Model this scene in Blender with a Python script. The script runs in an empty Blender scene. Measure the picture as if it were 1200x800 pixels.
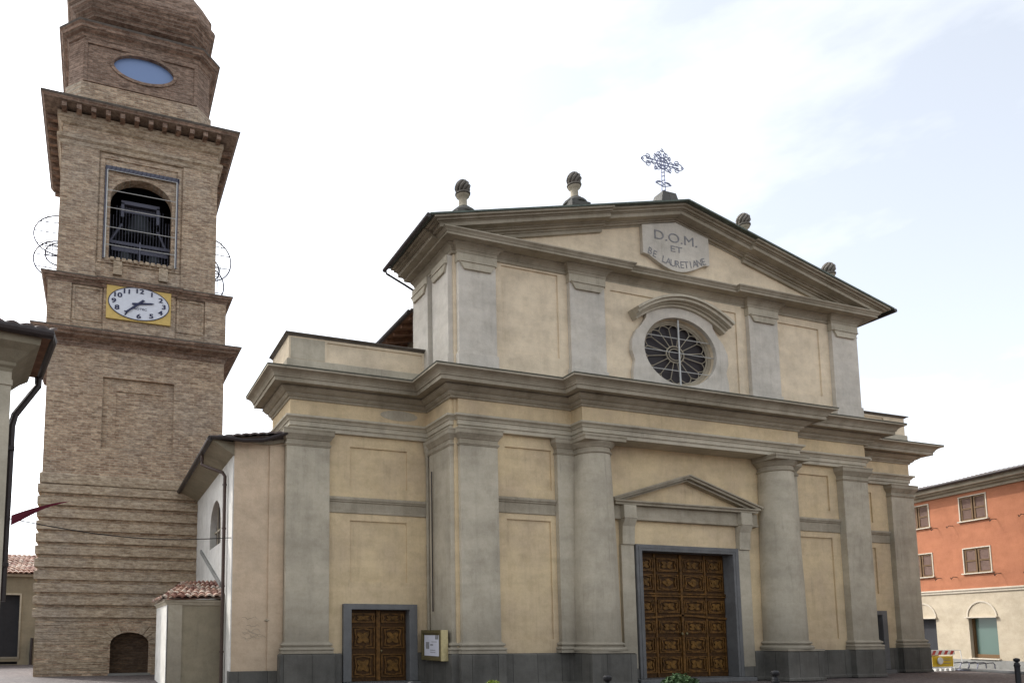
import bpy, bmesh, math, random
from mathutils import Vector, Matrix
from mathutils.geometry import tessellate_polygon
random.seed(7)
PI = math.pi
R = math.radians
C = bpy.context.scene.collection
scene = bpy.context.scene

# ------------------------------------------------------------------ camera
cam_d = bpy.data.cameras.new('camera')
cam = bpy.data.objects.new('camera', cam_d)
C.objects.link(cam)
cam.location = (0, 0, 1.6)
cam.rotation_euler = (PI/2 + 0.1056, 0, -0.3401)
cam_d.sensor_width = 36
cam_d.lens = 36*866.68/1200
cam_d.shift_x = (600-422.78)/1200
cam_d.shift_y = (647.84-400)/1200
cam_d.clip_end = 2000
scene.camera = cam

# ------------------------------------------------------------------ light
SUN_AZ = math.atan2(-0.78, 1.0)          # direction towards the sun, measured from +Y to +X
SUN_EL = R(45)
SKY_STRENGTH = 0.12
SUN_STRENGTH = 2.0
EXPOSURE = 0.70
w = bpy.data.worlds.new('World')
scene.world = w
w.use_nodes = True
nt = w.node_tree
for n in list(nt.nodes): nt.nodes.remove(n)
N = nt.nodes.new; L = nt.links.new
out = N('ShaderNodeOutputWorld'); bg = N('ShaderNodeBackground')
sky = N('ShaderNodeTexSky'); sky.sky_type = 'NISHITA'; sky.sun_disc = False
sky.sun_elevation = SUN_EL
sky.sun_rotation = SUN_AZ
sky.air_density = 1.0; sky.dust_density = 3.5; sky.ozone_density = 1.0
tc = N('ShaderNodeTexCoord'); mp = N('ShaderNodeMapping'); mp.inputs['Scale'].default_value = (1.0, 1.0, 2.6)
mp.inputs['Rotation'].default_value = (0.2, 0.3, 0.6)
no = N('ShaderNodeTexNoise'); no.inputs['Scale'].default_value = 2.1; no.inputs['Detail'].default_value = 7; no.inputs['Roughness'].default_value = 0.55
cr = N('ShaderNodeValToRGB')
cr.color_ramp.elements[0].position = 0.40; cr.color_ramp.elements[0].color = (0.50, 0.50, 0.50, 1)
cr.color_ramp.elements[1].position = 0.62; cr.color_ramp.elements[1].color = (0.95, 0.95, 0.95, 1)
mx = N('ShaderNodeMixRGB'); mx.inputs['Color2'].default_value = (7.2, 7.6, 8.1, 1)
L(tc.outputs['Generated'], mp.inputs['Vector']); L(mp.outputs['Vector'], no.inputs['Vector'])
L(no.outputs['Fac'], cr.inputs['Fac']); L(cr.outputs['Color'], mx.inputs['Fac'])
bw = N('ShaderNodeRGBToBW'); L(sky.outputs['Color'], bw.inputs['Color'])
ma = N('ShaderNodeMath'); ma.operation = 'MULTIPLY_ADD'; ma.inputs[1].default_value = 2.1; ma.inputs[2].default_value = 3.2; L(bw.outputs['Val'], ma.inputs[0])
cc = N('ShaderNodeCombineColor')
for nm_, k_ in (('Red', 0.955), ('Green', 0.985), ('Blue', 1.02)):
    m_ = N('ShaderNodeMath'); m_.operation = 'MULTIPLY'; m_.inputs[1].default_value = k_; L(ma.outputs[0], m_.inputs[0]); L(m_.outputs[0], cc.inputs[nm_])
L(cc.outputs[0], mx.inputs['Color2'])
L(sky.outputs['Color'], mx.inputs['Color1']); L(mx.outputs['Color'], bg.inputs['Color'])
bg.inputs['Strength'].default_value = SKY_STRENGTH
L(bg.outputs['Background'], out.inputs['Surface'])

sd = bpy.data.lights.new('sun', 'SUN'); sd.energy = SUN_STRENGTH; sd.angle = R(0.6); sd.color = (1.0, 0.95, 0.87)
sun = bpy.data.objects.new('sun', sd); C.objects.link(sun)
sv = Vector((math.sin(SUN_AZ)*math.cos(SUN_EL), math.cos(SUN_AZ)*math.cos(SUN_EL), math.sin(SUN_EL)))
sun.rotation_euler = (-sv).to_track_quat('-Z', 'Y').to_euler()
scene.view_settings.view_transform = 'Standard'
scene.view_settings.look = 'None'
scene.view_settings.exposure = EXPOSURE
scene.view_settings.gamma = 1
scene.view_settings.use_curve_mapping = False

# ------------------------------------------------------------------ materials
def newmat(name):
    m = bpy.data.materials.new(name); m.use_nodes = True
    return m, m.node_tree, m.node_tree.nodes['Principled BSDF']

def coords(t, scale=(1, 1, 1)):
    a = t.nodes.new('ShaderNodeTexCoord'); b = t.nodes.new('ShaderNodeMapping')
    b.inputs['Scale'].default_value = scale
    t.links.new(a.outputs['Object'], b.inputs['Vector'])
    return b.outputs['Vector']

def noise(t, vec, scale, detail=5, rough=0.6):
    n = t.nodes.new('ShaderNodeTexNoise'); n.inputs['Scale'].default_value = scale
    n.inputs['Detail'].default_value = detail; n.inputs['Roughness'].default_value = rough
    t.links.new(vec, n.inputs['Vector']); return n.outputs['Fac']

def ramp(t, fac, stops):
    r = t.nodes.new('ShaderNodeValToRGB'); e = r.color_ramp.elements
    while len(e) < len(stops): e.new(0.5)
    for k, (p, c) in enumerate(stops):
        e[k].position = p; e[k].color = (c[0], c[1], c[2], 1) if hasattr(c, '__len__') else (c, c, c, 1)
    t.links.new(fac, r.inputs['Fac']); return r.outputs['Color']

def mix(t, a, b, fac, mode='MIX'):
    m = t.nodes.new('ShaderNodeMixRGB'); m.blend_type = mode
    for k, v in (('Color1', a), ('Color2', b), ('Fac', fac)):
        if hasattr(v, 'links') or hasattr(v, 'is_output'): t.links.new(v, m.inputs[k])
        elif k == 'Fac': m.inputs[k].default_value = v
        else: m.inputs[k].default_value = (v[0], v[1], v[2], 1)
    return m.outputs['Color']

def bump(t, bsdf, h, dist=0.02, strength=0.5):
    b = t.nodes.new('ShaderNodeBump'); b.inputs['Distance'].default_value = dist; b.inputs['Strength'].default_value = strength
    t.links.new(h, b.inputs['Height']); t.links.new(b.outputs['Normal'], bsdf.inputs['Normal'])

def mul(t, a, b):
    m = t.nodes.new('ShaderNodeMath'); m.operation = 'MULTIPLY'; t.links.new(a, m.inputs[0]); t.links.new(b, m.inputs[1]); return m.outputs[0]

def scaled(t, v, k):
    m = t.nodes.new('ShaderNodeMath'); m.operation = 'MULTIPLY'; m.inputs[1].default_value = k; t.links.new(v, m.inputs[0]); return m.outputs[0]

def plaster(name, col, stain, amount=0.55, streak=0.35, rough=0.9, bumpd=0.012, grain=22, foot_stain_shade=0.0):
    m, t, b = newmat(name)
    v = coords(t)
    big = noise(t, v, 0.55, 8, 0.65)
    vs = coords(t, (1.5, 1.5, 0.20))
    st = noise(t, vs, 1.6, 6, 0.6)
    fine = noise(t, v, grain, 4, 0.7)
    vh = coords(t, (0.4, 0.4, 1.6))
    hz = noise(t, vh, 1.3, 5, 0.6)
    c = mix(t, col, stain, ramp(t, big, [(0.42, 0.0), (0.72, amount)]))
    c = mix(t, c, [x*0.6 for x in stain], ramp(t, st, [(0.52, 0.0), (0.85, streak)]))
    if foot_stain_shade:  # darker foot: some real stain, plus dimmer light low down put into colour
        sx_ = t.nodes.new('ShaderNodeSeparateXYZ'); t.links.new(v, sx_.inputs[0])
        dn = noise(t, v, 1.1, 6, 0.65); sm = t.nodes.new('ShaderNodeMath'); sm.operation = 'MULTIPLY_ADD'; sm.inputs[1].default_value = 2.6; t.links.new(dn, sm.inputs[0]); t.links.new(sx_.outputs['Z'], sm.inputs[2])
        c = mix(t, c, [x*0.62 for x in stain], ramp(t, sm.outputs[0], [(2.3/10, foot_stain_shade), (4.0/10, 0.0)]) if False else ramp(t, scaled(t, sm.outputs[0], 0.1), [(0.22, foot_stain_shade), (0.42, 0.0)]))
    vf = coords(t, (5.5, 5.5, 0.35)); sf = noise(t, vf, 1.5, 6, 0.7)
    c = mix(t, c, [x*0.5 for x in stain], ramp(t, mul(t, ramp(t, sf, [(0.55, 0.0), (0.72, 1.0)]), ramp(t, big, [(0.40, 0.0), (0.62, 1.0)])), [(0.0, 0.0), (1.0, min(0.5, streak*1.1))]))
    c = mix(t, c, (0.5, 0.5, 0.5), ramp(t, hz, [(0.35, 0.24), (0.6, 0.0)]), 'MULTIPLY')
    med = noise(t, v, 2.6, 7, 0.75)
    c = mix(t, c, (0.72, 0.70, 0.66), ramp(t, med, [(0.36, 0.45), (0.56, 0.0)]), 'MULTIPLY')
    c = mix(t, c, (0.62, 0.62, 0.62), ramp(t, fine, [(0.3, 0.20), (0.65, 0.0)]), 'MULTIPLY')
    t.links.new(c, b.inputs['Base Color'])
    b.inputs['Roughness'].default_value = rough
    b.inputs['Specular IOR Level'].default_value = 0.2
    bump(t, b, fine, bumpd, 0.6)
    return m

def simple(name, col, rough=0.6, metal=0.0, var=0.15, scale=8, spec=0.4):
    m, t, b = newmat(name)
    v = coords(t)
    f = noise(t, v, scale, 5, 0.65)
    c = mix(t, col, [x*(1-var*2) for x in col], ramp(t, f, [(0.35, 0.0), (0.7, 1.0)]))
    t.links.new(c, b.inputs['Base Color'])
    b.inputs['Roughness'].default_value = rough; b.inputs['Metallic'].default_value = metal
    b.inputs['Specular IOR Level'].default_value = spec
    bump(t, b, f, 0.004, 0.4)
    return m

def brick(name, c1, c2, mortar, bw=0.34, rh=0.095, pale=(0.36, 0.33, 0.30), dirt=(0.07, 0.055, 0.045), dk=0.7, bs=0.7):
    m, t, b = newmat(name)
    a = t.nodes.new('ShaderNodeTexCoord'); s = t.nodes.new('ShaderNodeSeparateXYZ'); cm = t.nodes.new('ShaderNodeCombineXYZ')
    ad = t.nodes.new('ShaderNodeMath'); ad.operation = 'ADD'
    t.links.new(a.outputs['Object'], s.inputs[0]); t.links.new(s.outputs['X'], ad.inputs[0]); t.links.new(s.outputs['Y'], ad.inputs[1])
    t.links.new(ad.outputs[0], cm.inputs['X']); t.links.new(s.outputs['Z'], cm.inputs['Y'])
    br = t.nodes.new('ShaderNodeTexBrick')
    br.inputs['Scale'].default_value = 1.0; br.inputs['Brick Width'].default_value = bw; br.inputs['Row Height'].default_value = rh
    br.inputs['Mortar Size'].default_value = 0.014; br.inputs['Mortar Smooth'].default_value = 0.3; br.inputs['Bias'].default_value = -0.1
    br.inputs['Color1'].default_value = (*c1, 1); br.inputs['Color2'].default_value = (*c2, 1); br.inputs['Mortar'].default_value = (*mortar, 1)
    t.links.new(cm.outputs[0], br.inputs['Vector'])
    v = coords(t)
    var = noise(t, v, 0.5, 8, 0.7)
    vs = coords(t, (1.3, 1.3, 3.4)); hv = noise(t, vs, 1.6, 8, 0.8)
    vv = coords(t, (5, 5, 13)); per = noise(t, vv, 1.2, 3, 0.8)
    c = mix(t, br.outputs['Color'], pale, ramp(t, var, [(0.48, 0.0), (0.75, 0.55)]))
    c = mix(t, c, dirt, ramp(t, hv, [(0.46, 0.0), (0.74, dk)]))
    c = mix(t, c, (0.45, 0.42, 0.40), ramp(t, per, [(0.40, 0.7), (0.58, 0.0)]), 'MULTIPLY')
    t.links.new(c, b.inputs['Base Color']); b.inputs['Roughness'].default_value = 0.95; b.inputs['Specular IOR Level'].default_value = 0.15
    sub = t.nodes.new('ShaderNodeMath'); sub.operation = 'SUBTRACT'; t.links.new(per, sub.inputs[0]); t.links.new(br.outputs['Fac'], sub.inputs[1])
    bump(t, b, sub.outputs[0], 0.03, bs)
    return m

def tiles(name, c1, c2, c3):
    m, t, b = newmat(name)
    v = coords(t, (4.5, 4.5, 4.5))
    vo = t.nodes.new('ShaderNodeTexVoronoi'); vo.inputs['Scale'].default_value = 1.0
    t.links.new(v, vo.inputs['Vector'])
    sp = t.nodes.new('ShaderNodeSeparateColor'); t.links.new(vo.outputs['Color'], sp.inputs[0])
    c = ramp(t, sp.outputs[0], [(0.15, c1), (0.5, c2), (0.9, c3)])
    f = noise(t, coords(t), 9, 5, 0.7)
    c = mix(t, c, (0.06, 0.055, 0.05), ramp(t, f, [(0.5, 0.0), (0.75, 0.6)]))
    t.links.new(c, b.inputs['Base Color']); b.inputs['Roughness'].default_value = 0.9
    bump(t, b, f, 0.01, 0.5)
    return m

M = {}
M['cream'] = plaster('cream_plaster', (0.70, 0.555, 0.345), (0.55, 0.43, 0.295), 0.95, 0.35, foot_stain_shade=0.45)
M['cream_warm'] = plaster('warm_cream_plaster', (0.67, 0.52, 0.37), (0.48, 0.385, 0.28), 0.8, 0.2, foot_stain_shade=0.45)
M['peach'] = plaster('pale_peach_plaster', (0.79, 0.66, 0.48), (0.56, 0.47, 0.35), 0.8, 0.2)
M['stucco'] = plaster('grey_stucco', (0.53, 0.475, 0.37), (0.36, 0.32, 0.25), 0.95, 0.45, foot_stain_shade=0.75)
M['stucco_blue'] = plaster('pale_grey_stucco', (0.63, 0.58, 0.50), (0.43, 0.40, 0.35), 0.7, 0.3)
M['cornice'] = plaster('weathered_cornice_stucco', (0.42, 0.37, 0.285), (0.25, 0.215, 0.155), 0.9, 0.5)
def slabs():
    m = plaster('grey_plinth_stone', (0.140, 0.133, 0.118), (0.078, 0.075, 0.067), 0.9, 0.75, 0.7)
    t = m.node_tree; b = t.nodes['Principled BSDF']; lk = b.inputs['Base Color'].links[0]; src = lk.from_socket
    a = t.nodes.new('ShaderNodeTexCoord'); sp = t.nodes.new('ShaderNodeSeparateXYZ'); cm = t.nodes.new('ShaderNodeCombineXYZ'); ad = t.nodes.new('ShaderNodeMath')
    t.links.new(a.outputs['Object'], sp.inputs[0]); t.links.new(sp.outputs['X'], ad.inputs[0]); t.links.new(sp.outputs['Y'], ad.inputs[1])
    t.links.new(ad.outputs[0], cm.inputs['X']); t.links.new(sp.outputs['Z'], cm.inputs['Y'])
    br = t.nodes.new('ShaderNodeTexBrick'); br.offset = 0.0; br.inputs['Scale'].default_value = 1; br.inputs['Brick Width'].default_value = 0.83; br.inputs['Row Height'].default_value = 1.4
    br.inputs['Mortar Size'].default_value = 0.008; br.inputs['Color1'].default_value = (1, 1, 1, 1); br.inputs['Color2'].default_value = (0.74, 0.75, 0.76, 1); br.inputs['Mortar'].default_value = (0.3, 0.3, 0.3, 1)
    t.links.new(cm.outputs[0], br.inputs['Vector'])
    t.links.new(mix(t, src, br.outputs['Color'], 1.0, 'MULTIPLY'), b.inputs['Base Color'])
    return m
M['stone'] = slabs()
M['frame_stone'] = plaster('blue_grey_door_stone', (0.17, 0.17, 0.17), (0.095, 0.098, 0.10), 0.7, 0.4, 0.55, foot_stain_shade=0.3)
M['white_wall'] = plaster('pale_grey_wall_render', (0.64, 0.62, 0.575), (0.52, 0.50, 0.47), 0.6, 0.25)
M['cornice_dark'] = plaster('blackened_stone', (0.20, 0.18, 0.155), (0.10, 0.09, 0.08), 0.9, 0.3)
M['cap'] = simple('mossy_dark_capping', (0.10, 0.10, 0.075), 0.9, 0, 0.25, 5)
M['copper'] = simple('green_grey_sheet_metal', (0.11, 0.13, 0.105), 0.6, 0.3, 0.25, 6)
M['gutter'] = simple('dark_brown_gutter', (0.040, 0.030, 0.028), 0.5, 0.2, 0.2, 12)
M['pipe'] = simple('brown_downpipe', (0.075, 0.045, 0.035), 0.5, 0.2, 0.2, 12)
M['brick'] = brick('tower_brick', (0.62, 0.46, 0.32), (0.31, 0.20, 0.135), (0.52, 0.44, 0.33), pale=(0.46, 0.42, 0.36), dirt=(0.16, 0.125, 0.095))
M['brick_band'] = brick('banded_brick', (0.53, 0.425, 0.305), (0.35, 0.26, 0.175), (0.48, 0.40, 0.30), dirt=(0.16, 0.13, 0.09), dk=0.35, bs=0.35)
M['brick_dark'] = brick('cornice_brick', (0.40, 0.275, 0.205), (0.21, 0.135, 0.10), (0.33, 0.26, 0.205), pale=(0.34, 0.27, 0.22))
M['old_brick'] = brick('dark_infill_brick', (0.13, 0.085, 0.055), (0.07, 0.045, 0.03), (0.10, 0.075, 0.055), pale=(0.12, 0.09, 0.07), dirt=(0.04, 0.03, 0.02))
M['tower_cap'] = simple('weathered_tower_ledge', (0.16, 0.14, 0.12), 0.9, 0, 0.25, 4)
M['tile_red'] = tiles('terracotta_tiles', (0.19, 0.085, 0.06), (0.32, 0.18, 0.125), (0.42, 0.35, 0.29))
M['tile_dark'] = tiles('old_grey_brown_tiles', (0.13, 0.10, 0.09), (0.19, 0.14, 0.12), (0.22, 0.20, 0.19))
M['wood'] = simple('dark_carved_wood', (0.070, 0.032, 0.009), 0.55, 0, 0.3, 14, 0.15)
M['wood_mid'] = simple('brown_moulding_wood', (0.15, 0.072, 0.018), 0.5, 0, 0.4, 7, 0.15)
M['wood_gold'] = simple('ochre_carving_wood', (0.175, 0.088, 0.020), 0.5, 0, 0.4, 7, 0.15)
M['rafter'] = simple('reddish_rafter_wood', (0.23, 0.12, 0.07), 0.85, 0, 0.25, 6)
M['iron'] = simple('black_iron', (0.02, 0.02, 0.022), 0.5, 0.6, 0.1, 20)
M['iron_grey'] = simple('grey_iron', (0.10, 0.10, 0.13), 0.5, 0.5, 0.1, 20)
M['bar'] = simple('pale_metal_bar', (0.52, 0.52, 0.50), 0.5, 0.2, 0.1, 20)
M['bronze'] = simple('bell_bronze', (0.045, 0.05, 0.055), 0.55, 0.5, 0.2, 6)
M['cross_iron'] = simple('glare_tinted_wrought_iron', (0.20, 0.22, 0.34), 0.5, 0.2, 0.1, 20)  # lighter, bluish iron: glare of the bright sky put into the colour
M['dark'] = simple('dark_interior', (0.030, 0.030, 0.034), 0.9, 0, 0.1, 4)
M['letter'] = simple('grey_painted_letters', (0.27, 0.265, 0.27), 0.9, 0, 0.2, 12)
M['yellow'] = simple('yellow_clock_panel', (0.62, 0.44, 0.14), 0.7, 0, 0.08, 6)
M['face'] = simple('white_clock_face', (0.66, 0.68, 0.74), 0.5, 0, 0.05, 6)
M['navy'] = simple('dark_blue_paint', (0.012, 0.015, 0.06), 0.5, 0, 0.05, 6)
M['orange'] = plaster('orange_render', (0.385, 0.155, 0.083), (0.31, 0.122, 0.068), 0.7, 0.10)
M['ivory'] = plaster('ivory_render', (0.47, 0.40, 0.30), (0.41, 0.35, 0.265), 0.6, 0.10)
M['trim'] = simple('pale_stone_trim', (0.50, 0.44, 0.35), 0.85, 0, 0.08, 8)
M['shutter'] = simple('brown_shutters', (0.165, 0.095, 0.070), 0.7, 0, 0.12, 12)
M['shutter_edge'] = simple('dark_ochre_shutter_frame', (0.13, 0.07, 0.025), 0.7, 0, 0.12, 12)
M['olive'] = plaster('olive_beige_render', (0.30, 0.26, 0.185), (0.21, 0.185, 0.135), 0.7, 0.3)
M['flag'] = simple('maroon_cloth', (0.14, 0.012, 0.03), 0.8, 0, 0.1, 5)
M['red'] = simple('red_paint', (0.50, 0.035, 0.03), 0.5, 0, 0.08, 8)
M['white'] = simple('white_paint', (0.75, 0.74, 0.70), 0.5, 0, 0.06, 8)
M['sign_yellow'] = simple('yellow_paint', (0.72, 0.47, 0.02), 0.5, 0, 0.1, 8)
M['paper'] = simple('white_paper', (0.62, 0.62, 0.68), 0.7, 0, 0.05, 6)
M['brass'] = simple('lit_brass_edge', (0.50, 0.42, 0.22), 0.45, 0.3, 0.15, 9)  # bright copy of the brass; light on one edge put into the colour
M['brass_dark'] = simple('olive_brass_frame', (0.16, 0.13, 0.06), 0.5, 0.3, 0.15, 9)
M['leaf'] = simple('dark_green_leaves', (0.035, 0.075, 0.018), 0.7, 0, 0.3, 9)
M['leaf_yellow'] = simple('yellow_green_leaves', (0.20, 0.25, 0.03), 0.7, 0, 0.25, 9)
M['kerb'] = plaster('kerb_stone', (0.26, 0.255, 0.24), (0.19, 0.185, 0.17), 0.6, 0.1)

def glassmat(name, col, rough=0.08, spec=0.8):
    m, t, b = newmat(name)
    b.inputs['Base Color'].default_value = (*col, 1); b.inputs['Roughness'].default_value = rough
    b.inputs['Specular IOR Level'].default_value = spec
    f = noise(t, coords(t), 1.6, 3, 0.5); bump(t, b, f, 0.01, 0.25)
    return m
M['glass_dark'] = glassmat('dark_leaded_glass', (0.026, 0.020, 0.021), 0.45, 0.18)
M['glass_green'] = glassmat('green_grey_window_glass', (0.10, 0.15, 0.13), 0.08, 0.6)
M['glass_blue'] = glassmat('blue_oval_glass', (0.17, 0.25, 0.44), 0.35, 0.5)

def paving():
    m, t, b = newmat('porphyry_sett_paving')
    v = coords(t)
    vo = t.nodes.new('ShaderNodeTexVoronoi'); vo.inputs['Scale'].default_value = 7.5; t.links.new(v, vo.inputs['Vector'])
    ve = t.nodes.new('ShaderNodeTexVoronoi'); ve.feature = 'DISTANCE_TO_EDGE'; ve.inputs['Scale'].default_value = 7.5; t.links.new(v, ve.inputs['Vector'])
    sp = t.nodes.new('ShaderNodeSeparateColor'); t.links.new(vo.outputs['Color'], sp.inputs[0])
    c = ramp(t, sp.outputs[0], [(0.0, (0.085, 0.062, 0.058)), (0.5, (0.13, 0.10, 0.095)), (1.0, (0.16, 0.135, 0.125))])
    big = noise(t, v, 0.25, 6, 0.6)
    c = mix(t, c, (0.07, 0.062, 0.06), ramp(t, big, [(0.4, 0.0), (0.7, 0.6)]))
    c = mix(t, (0.045, 0.04, 0.036), c, ramp(t, ve.outputs['Distance'], [(0.0, 0.0), (0.08, 1.0)]))
    t.links.new(c, b.inputs['Base Color']); b.inputs['Roughness'].default_value = 0.75
    bump(t, b, ramp(t, ve.outputs['Distance'], [(0.0, 0.0), (0.12, 1.0)]), 0.015, 0.7)
    return m
M['paving'] = paving()

# ------------------------------------------------------------------ mesh helpers
class MB:
    def __init__(s): s.v = []; s.f = []
    def add(s, vs, fs):
        o = len(s.v); s.v += [tuple(p) for p in vs]; s.f += [tuple(i+o for i in f) for f in fs]; return s
    def box(s, x0, x1, y0, y1, z0, z1):
        return s.add([(x0,y0,z0),(x1,y0,z0),(x1,y1,z0),(x0,y1,z0),(x0,y0,z1),(x1,y0,z1),(x1,y1,z1),(x0,y1,z1)],
                     [(0,3,2,1),(4,5,6,7),(0,1,5,4),(1,2,6,5),(2,3,7,6),(3,0,4,7)])
    def plate(s, loops, a, b, mp=None):
        """2D loops (outer first, then holes) given thickness from a to b; default (u,v,w)->(x=u, y=w, z=v)"""
        mp = mp or (lambda u, v, w: (u, w, v))
        tri = tessellate_polygon([[Vector((p[0], p[1], 0)) for p in l] for l in loops])
        flat = [p for l in loops for p in l]; n = len(flat)
        vs = [mp(p[0], p[1], a) for p in flat] + [mp(p[0], p[1], b) for p in flat]
        fs = [tuple(t) for t in tri] + [tuple(i+n for i in reversed(t)) for t in tri]
        o = 0
        for l in loops:
            k = len(l)
            for i in range(k):
                j = (i+1) % k; fs.append((o+i, o+j, o+j+n, o+i+n))
            o += k
        return s.add(vs, fs)
    def sweep(s, path, prof, back=-0.06):
        """path: plan polyline with the outside on its right; prof: (offset, z) from bottom to top"""
        P = [Vector(p) for p in path]; n = len(P); nr = []
        for i in range(n-1):
            d = (P[i+1]-P[i]).normalized(); nr.append(Vector((d.y, -d.x)))
        ms = [nr[0]] + [(nr[i-1]+nr[i])/(1+nr[i-1].dot(nr[i])) for i in range(1, n-1)] + [nr[-1]]
        pr = [(back, prof[0][1])] + list(prof) + [(back, prof[-1][1])]
        k = len(pr); vs = []
        for p, m in zip(P, ms):
            for o, z in pr: q = p+m*o; vs.append((q.x, q.y, z))
        fs = []
        for i in range(n-1):
            for j in range(k):
                j2 = (j+1) % k; fs.append((i*k+j, (i+1)*k+j, (i+1)*k+j2, i*k+j2))
        fs.append(tuple(range(k))); fs.append(tuple((n-1)*k+j for j in reversed(range(k))))
        return s.add(vs, fs)
    def lathe(s, cx, cy, prof, seg=24, a0=0, a1=2*PI):
        full = abs(a1-a0-2*PI) < 1e-6; na = seg if full else seg+1; k = len(prof); vs = []
        for i in range(na):
            a = a0+(a1-a0)*i/seg
            for r, z in prof: vs.append((cx+r*math.cos(a), cy+r*math.sin(a), z))
        fs = []
        for i in range(seg):
            i2 = (i+1) % na
            for j in range(k-1): fs.append((i*k+j, i2*k+j, i2*k+j+1, i*k+j+1))
        fs.append(tuple(i*k for i in reversed(range(na)))); fs.append(tuple(i*k+k-1 for i in range(na)))
        return s.add(vs, fs)
    def tube(s, pts, r, seg=8):
        P = [Vector(p) for p in pts]; n = len(P); vs = []; prev = None
        for i in range(n):
            d = (P[min(i+1, n-1)]-P[max(i-1, 0)]).normalized()
            up = Vector((0, 0, 1)) if abs(d.z) < 0.95 else Vector((1, 0, 0))
            a = d.cross(up).normalized()
            if prev and a.dot(prev) < 0: a = -a
            prev = a; b = d.cross(a)
            rr = r[i] if hasattr(r, '__len__') else r
            for k in range(seg):
                t = 2*PI*k/seg; q = P[i]+a*math.cos(t)*rr+b*math.sin(t)*rr; vs.append(tuple(q))
        fs = [(i*seg+k, i*seg+(k+1) % seg, (i+1)*seg+(k+1) % seg, (i+1)*seg+k) for i in range(n-1) for k in range(seg)]
        fs.append(tuple(range(seg))); fs.append(tuple((n-1)*seg+k for k in reversed(range(seg))))
        return s.add(vs, fs)
    def xform(s, mtx):
        s.v = [tuple(mtx @ Vector(p)) for p in s.v]; return s
    def cut(s):
        s.marks = getattr(s, 'marks', []) + [(len(s.v), len(s.f))]; return s
    def build_each(s, name, mat, parent=None, **kw):
        mk = [(0, 0)] + getattr(s, 'marks', [])
        if mk[-1] != (len(s.v), len(s.f)): mk.append((len(s.v), len(s.f)))
        res = []
        for (v0, f0), (v1, f1) in zip(mk, mk[1:]):
            if v1 == v0: continue
            p = MB(); p.v = s.v[v0:v1]; p.f = [tuple(i-v0 for i in f) for f in s.f[f0:f1]]
            res.append(p.build(name, mat, parent, **kw))
        return res
    def build(s, name, mat, parent=None, bevel=0, smooth=False, origin=None):
        me = bpy.data.meshes.new(name)
        o = Vector((0, 0, 0))
        if parent is not None: o = Vector(parent.get('_w', (0, 0, 0)))
        if origin is not None: o = Vector(origin)
        me.from_pydata([tuple(Vector(p)-o) for p in s.v], [], s.f)
        bm = bmesh.new(); bm.from_mesh(me)
        bmesh.ops.remove_doubles(bm, verts=bm.verts, dist=1e-5)
        bmesh.ops.recalc_face_normals(bm, faces=bm.faces)
        bm.to_mesh(me); bm.free()
        me.materials.append(mat)
        ob = bpy.data.objects.new(name, me); C.objects.link(ob)
        if smooth:
            me.shade_smooth() if hasattr(me, 'shade_smooth') else None
            md = ob.modifiers.new('es', 'EDGE_SPLIT'); md.split_angle = R(38)
        if bevel:
            md = ob.modifiers.new('bev', 'BEVEL'); md.width = bevel; md.segments = 2; md.limit_method = 'ANGLE'; md.angle_limit = R(40)
        if parent is not None: ob.parent = parent; ob['_w'] = parent.get('_w', (0, 0, 0))
        elif origin is not None: ob.location = o
        return ob

def thing(name, label, cat, loc, group=None):
    o = bpy.data.objects.new(name, None); C.objects.link(o); o.location = loc; o.empty_display_size = 0.3
    o['label'] = label; o['category'] = cat; o['_w'] = tuple(loc)
    if group: o['group'] = group
    return o
def tag(o, label, cat, group=None):
    o['label'] = label; o['category'] = cat
    if group: o['group'] = group
    return o
def struct(o): o['kind'] = 'structure'; return o
def rect(x0, x1, z0, z1): return [(x0, z0), (x1, z0), (x1, z1), (x0, z1)]
def ell(cx, cz, a, b, n=40, t0=0, t1=2*PI, end=False):
    m = n+1 if end else n
    return [(cx+a*math.cos(t0+(t1-t0)*i/n), cz+b*math.sin(t0+(t1-t0)*i/n)) for i in range(m)]
def archloop(x0, x1, z0, zs, zt, n=14):
    """opening: straight to zs, then a half ellipse rising to zt"""
    cx = (x0+x1)/2; a = (x1-x0)/2
    return [(x0, z0), (x1, z0)] + [(cx+a*math.cos(PI*i/n), zs+(zt-zs)*math.sin(PI*i/n)) for i in range(n+1)]
YZ = lambda X: (lambda u, v, w: (w, u, v))
def text_mesh(txt, size, depth=0.0, sx=1.0, sy=1.0, bold=0.0):
    cu = bpy.data.curves.new('letters', 'FONT'); cu.body = txt; cu.size = size; cu.extrude = depth; cu.align_x = 'CENTER'; cu.align_y = 'CENTER'
    cu.offset = bold
    ob = bpy.data.objects.new('letters_tmp', cu); C.objects.link(ob)
    bpy.context.view_layer.update()
    dg = bpy.context.evaluated_depsgraph_get()
    me = bpy.data.meshes.new_from_object(ob.evaluated_get(dg))
    vs = [(v.co.x*sx, v.co.y*sy, v.co.z) for v in me.vertices]; fs = [tuple(p.vertices) for p in me.polygons]
    bpy.data.objects.remove(ob); bpy.data.meshes.remove(me)
    return vs, fs
def add_text(mb, txt, size, cx, cz, y, sx=1, sy=1, rot=0, depth=0.006, bold=0.0):
    vs, fs = text_mesh(txt, size, depth, sx, sy, bold)
    c, s = math.cos(rot), math.sin(rot)
    mb.add([(cx+a*c-b*s, y-d, cz+a*s+b*c) for a, b, d in vs], fs)
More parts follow.
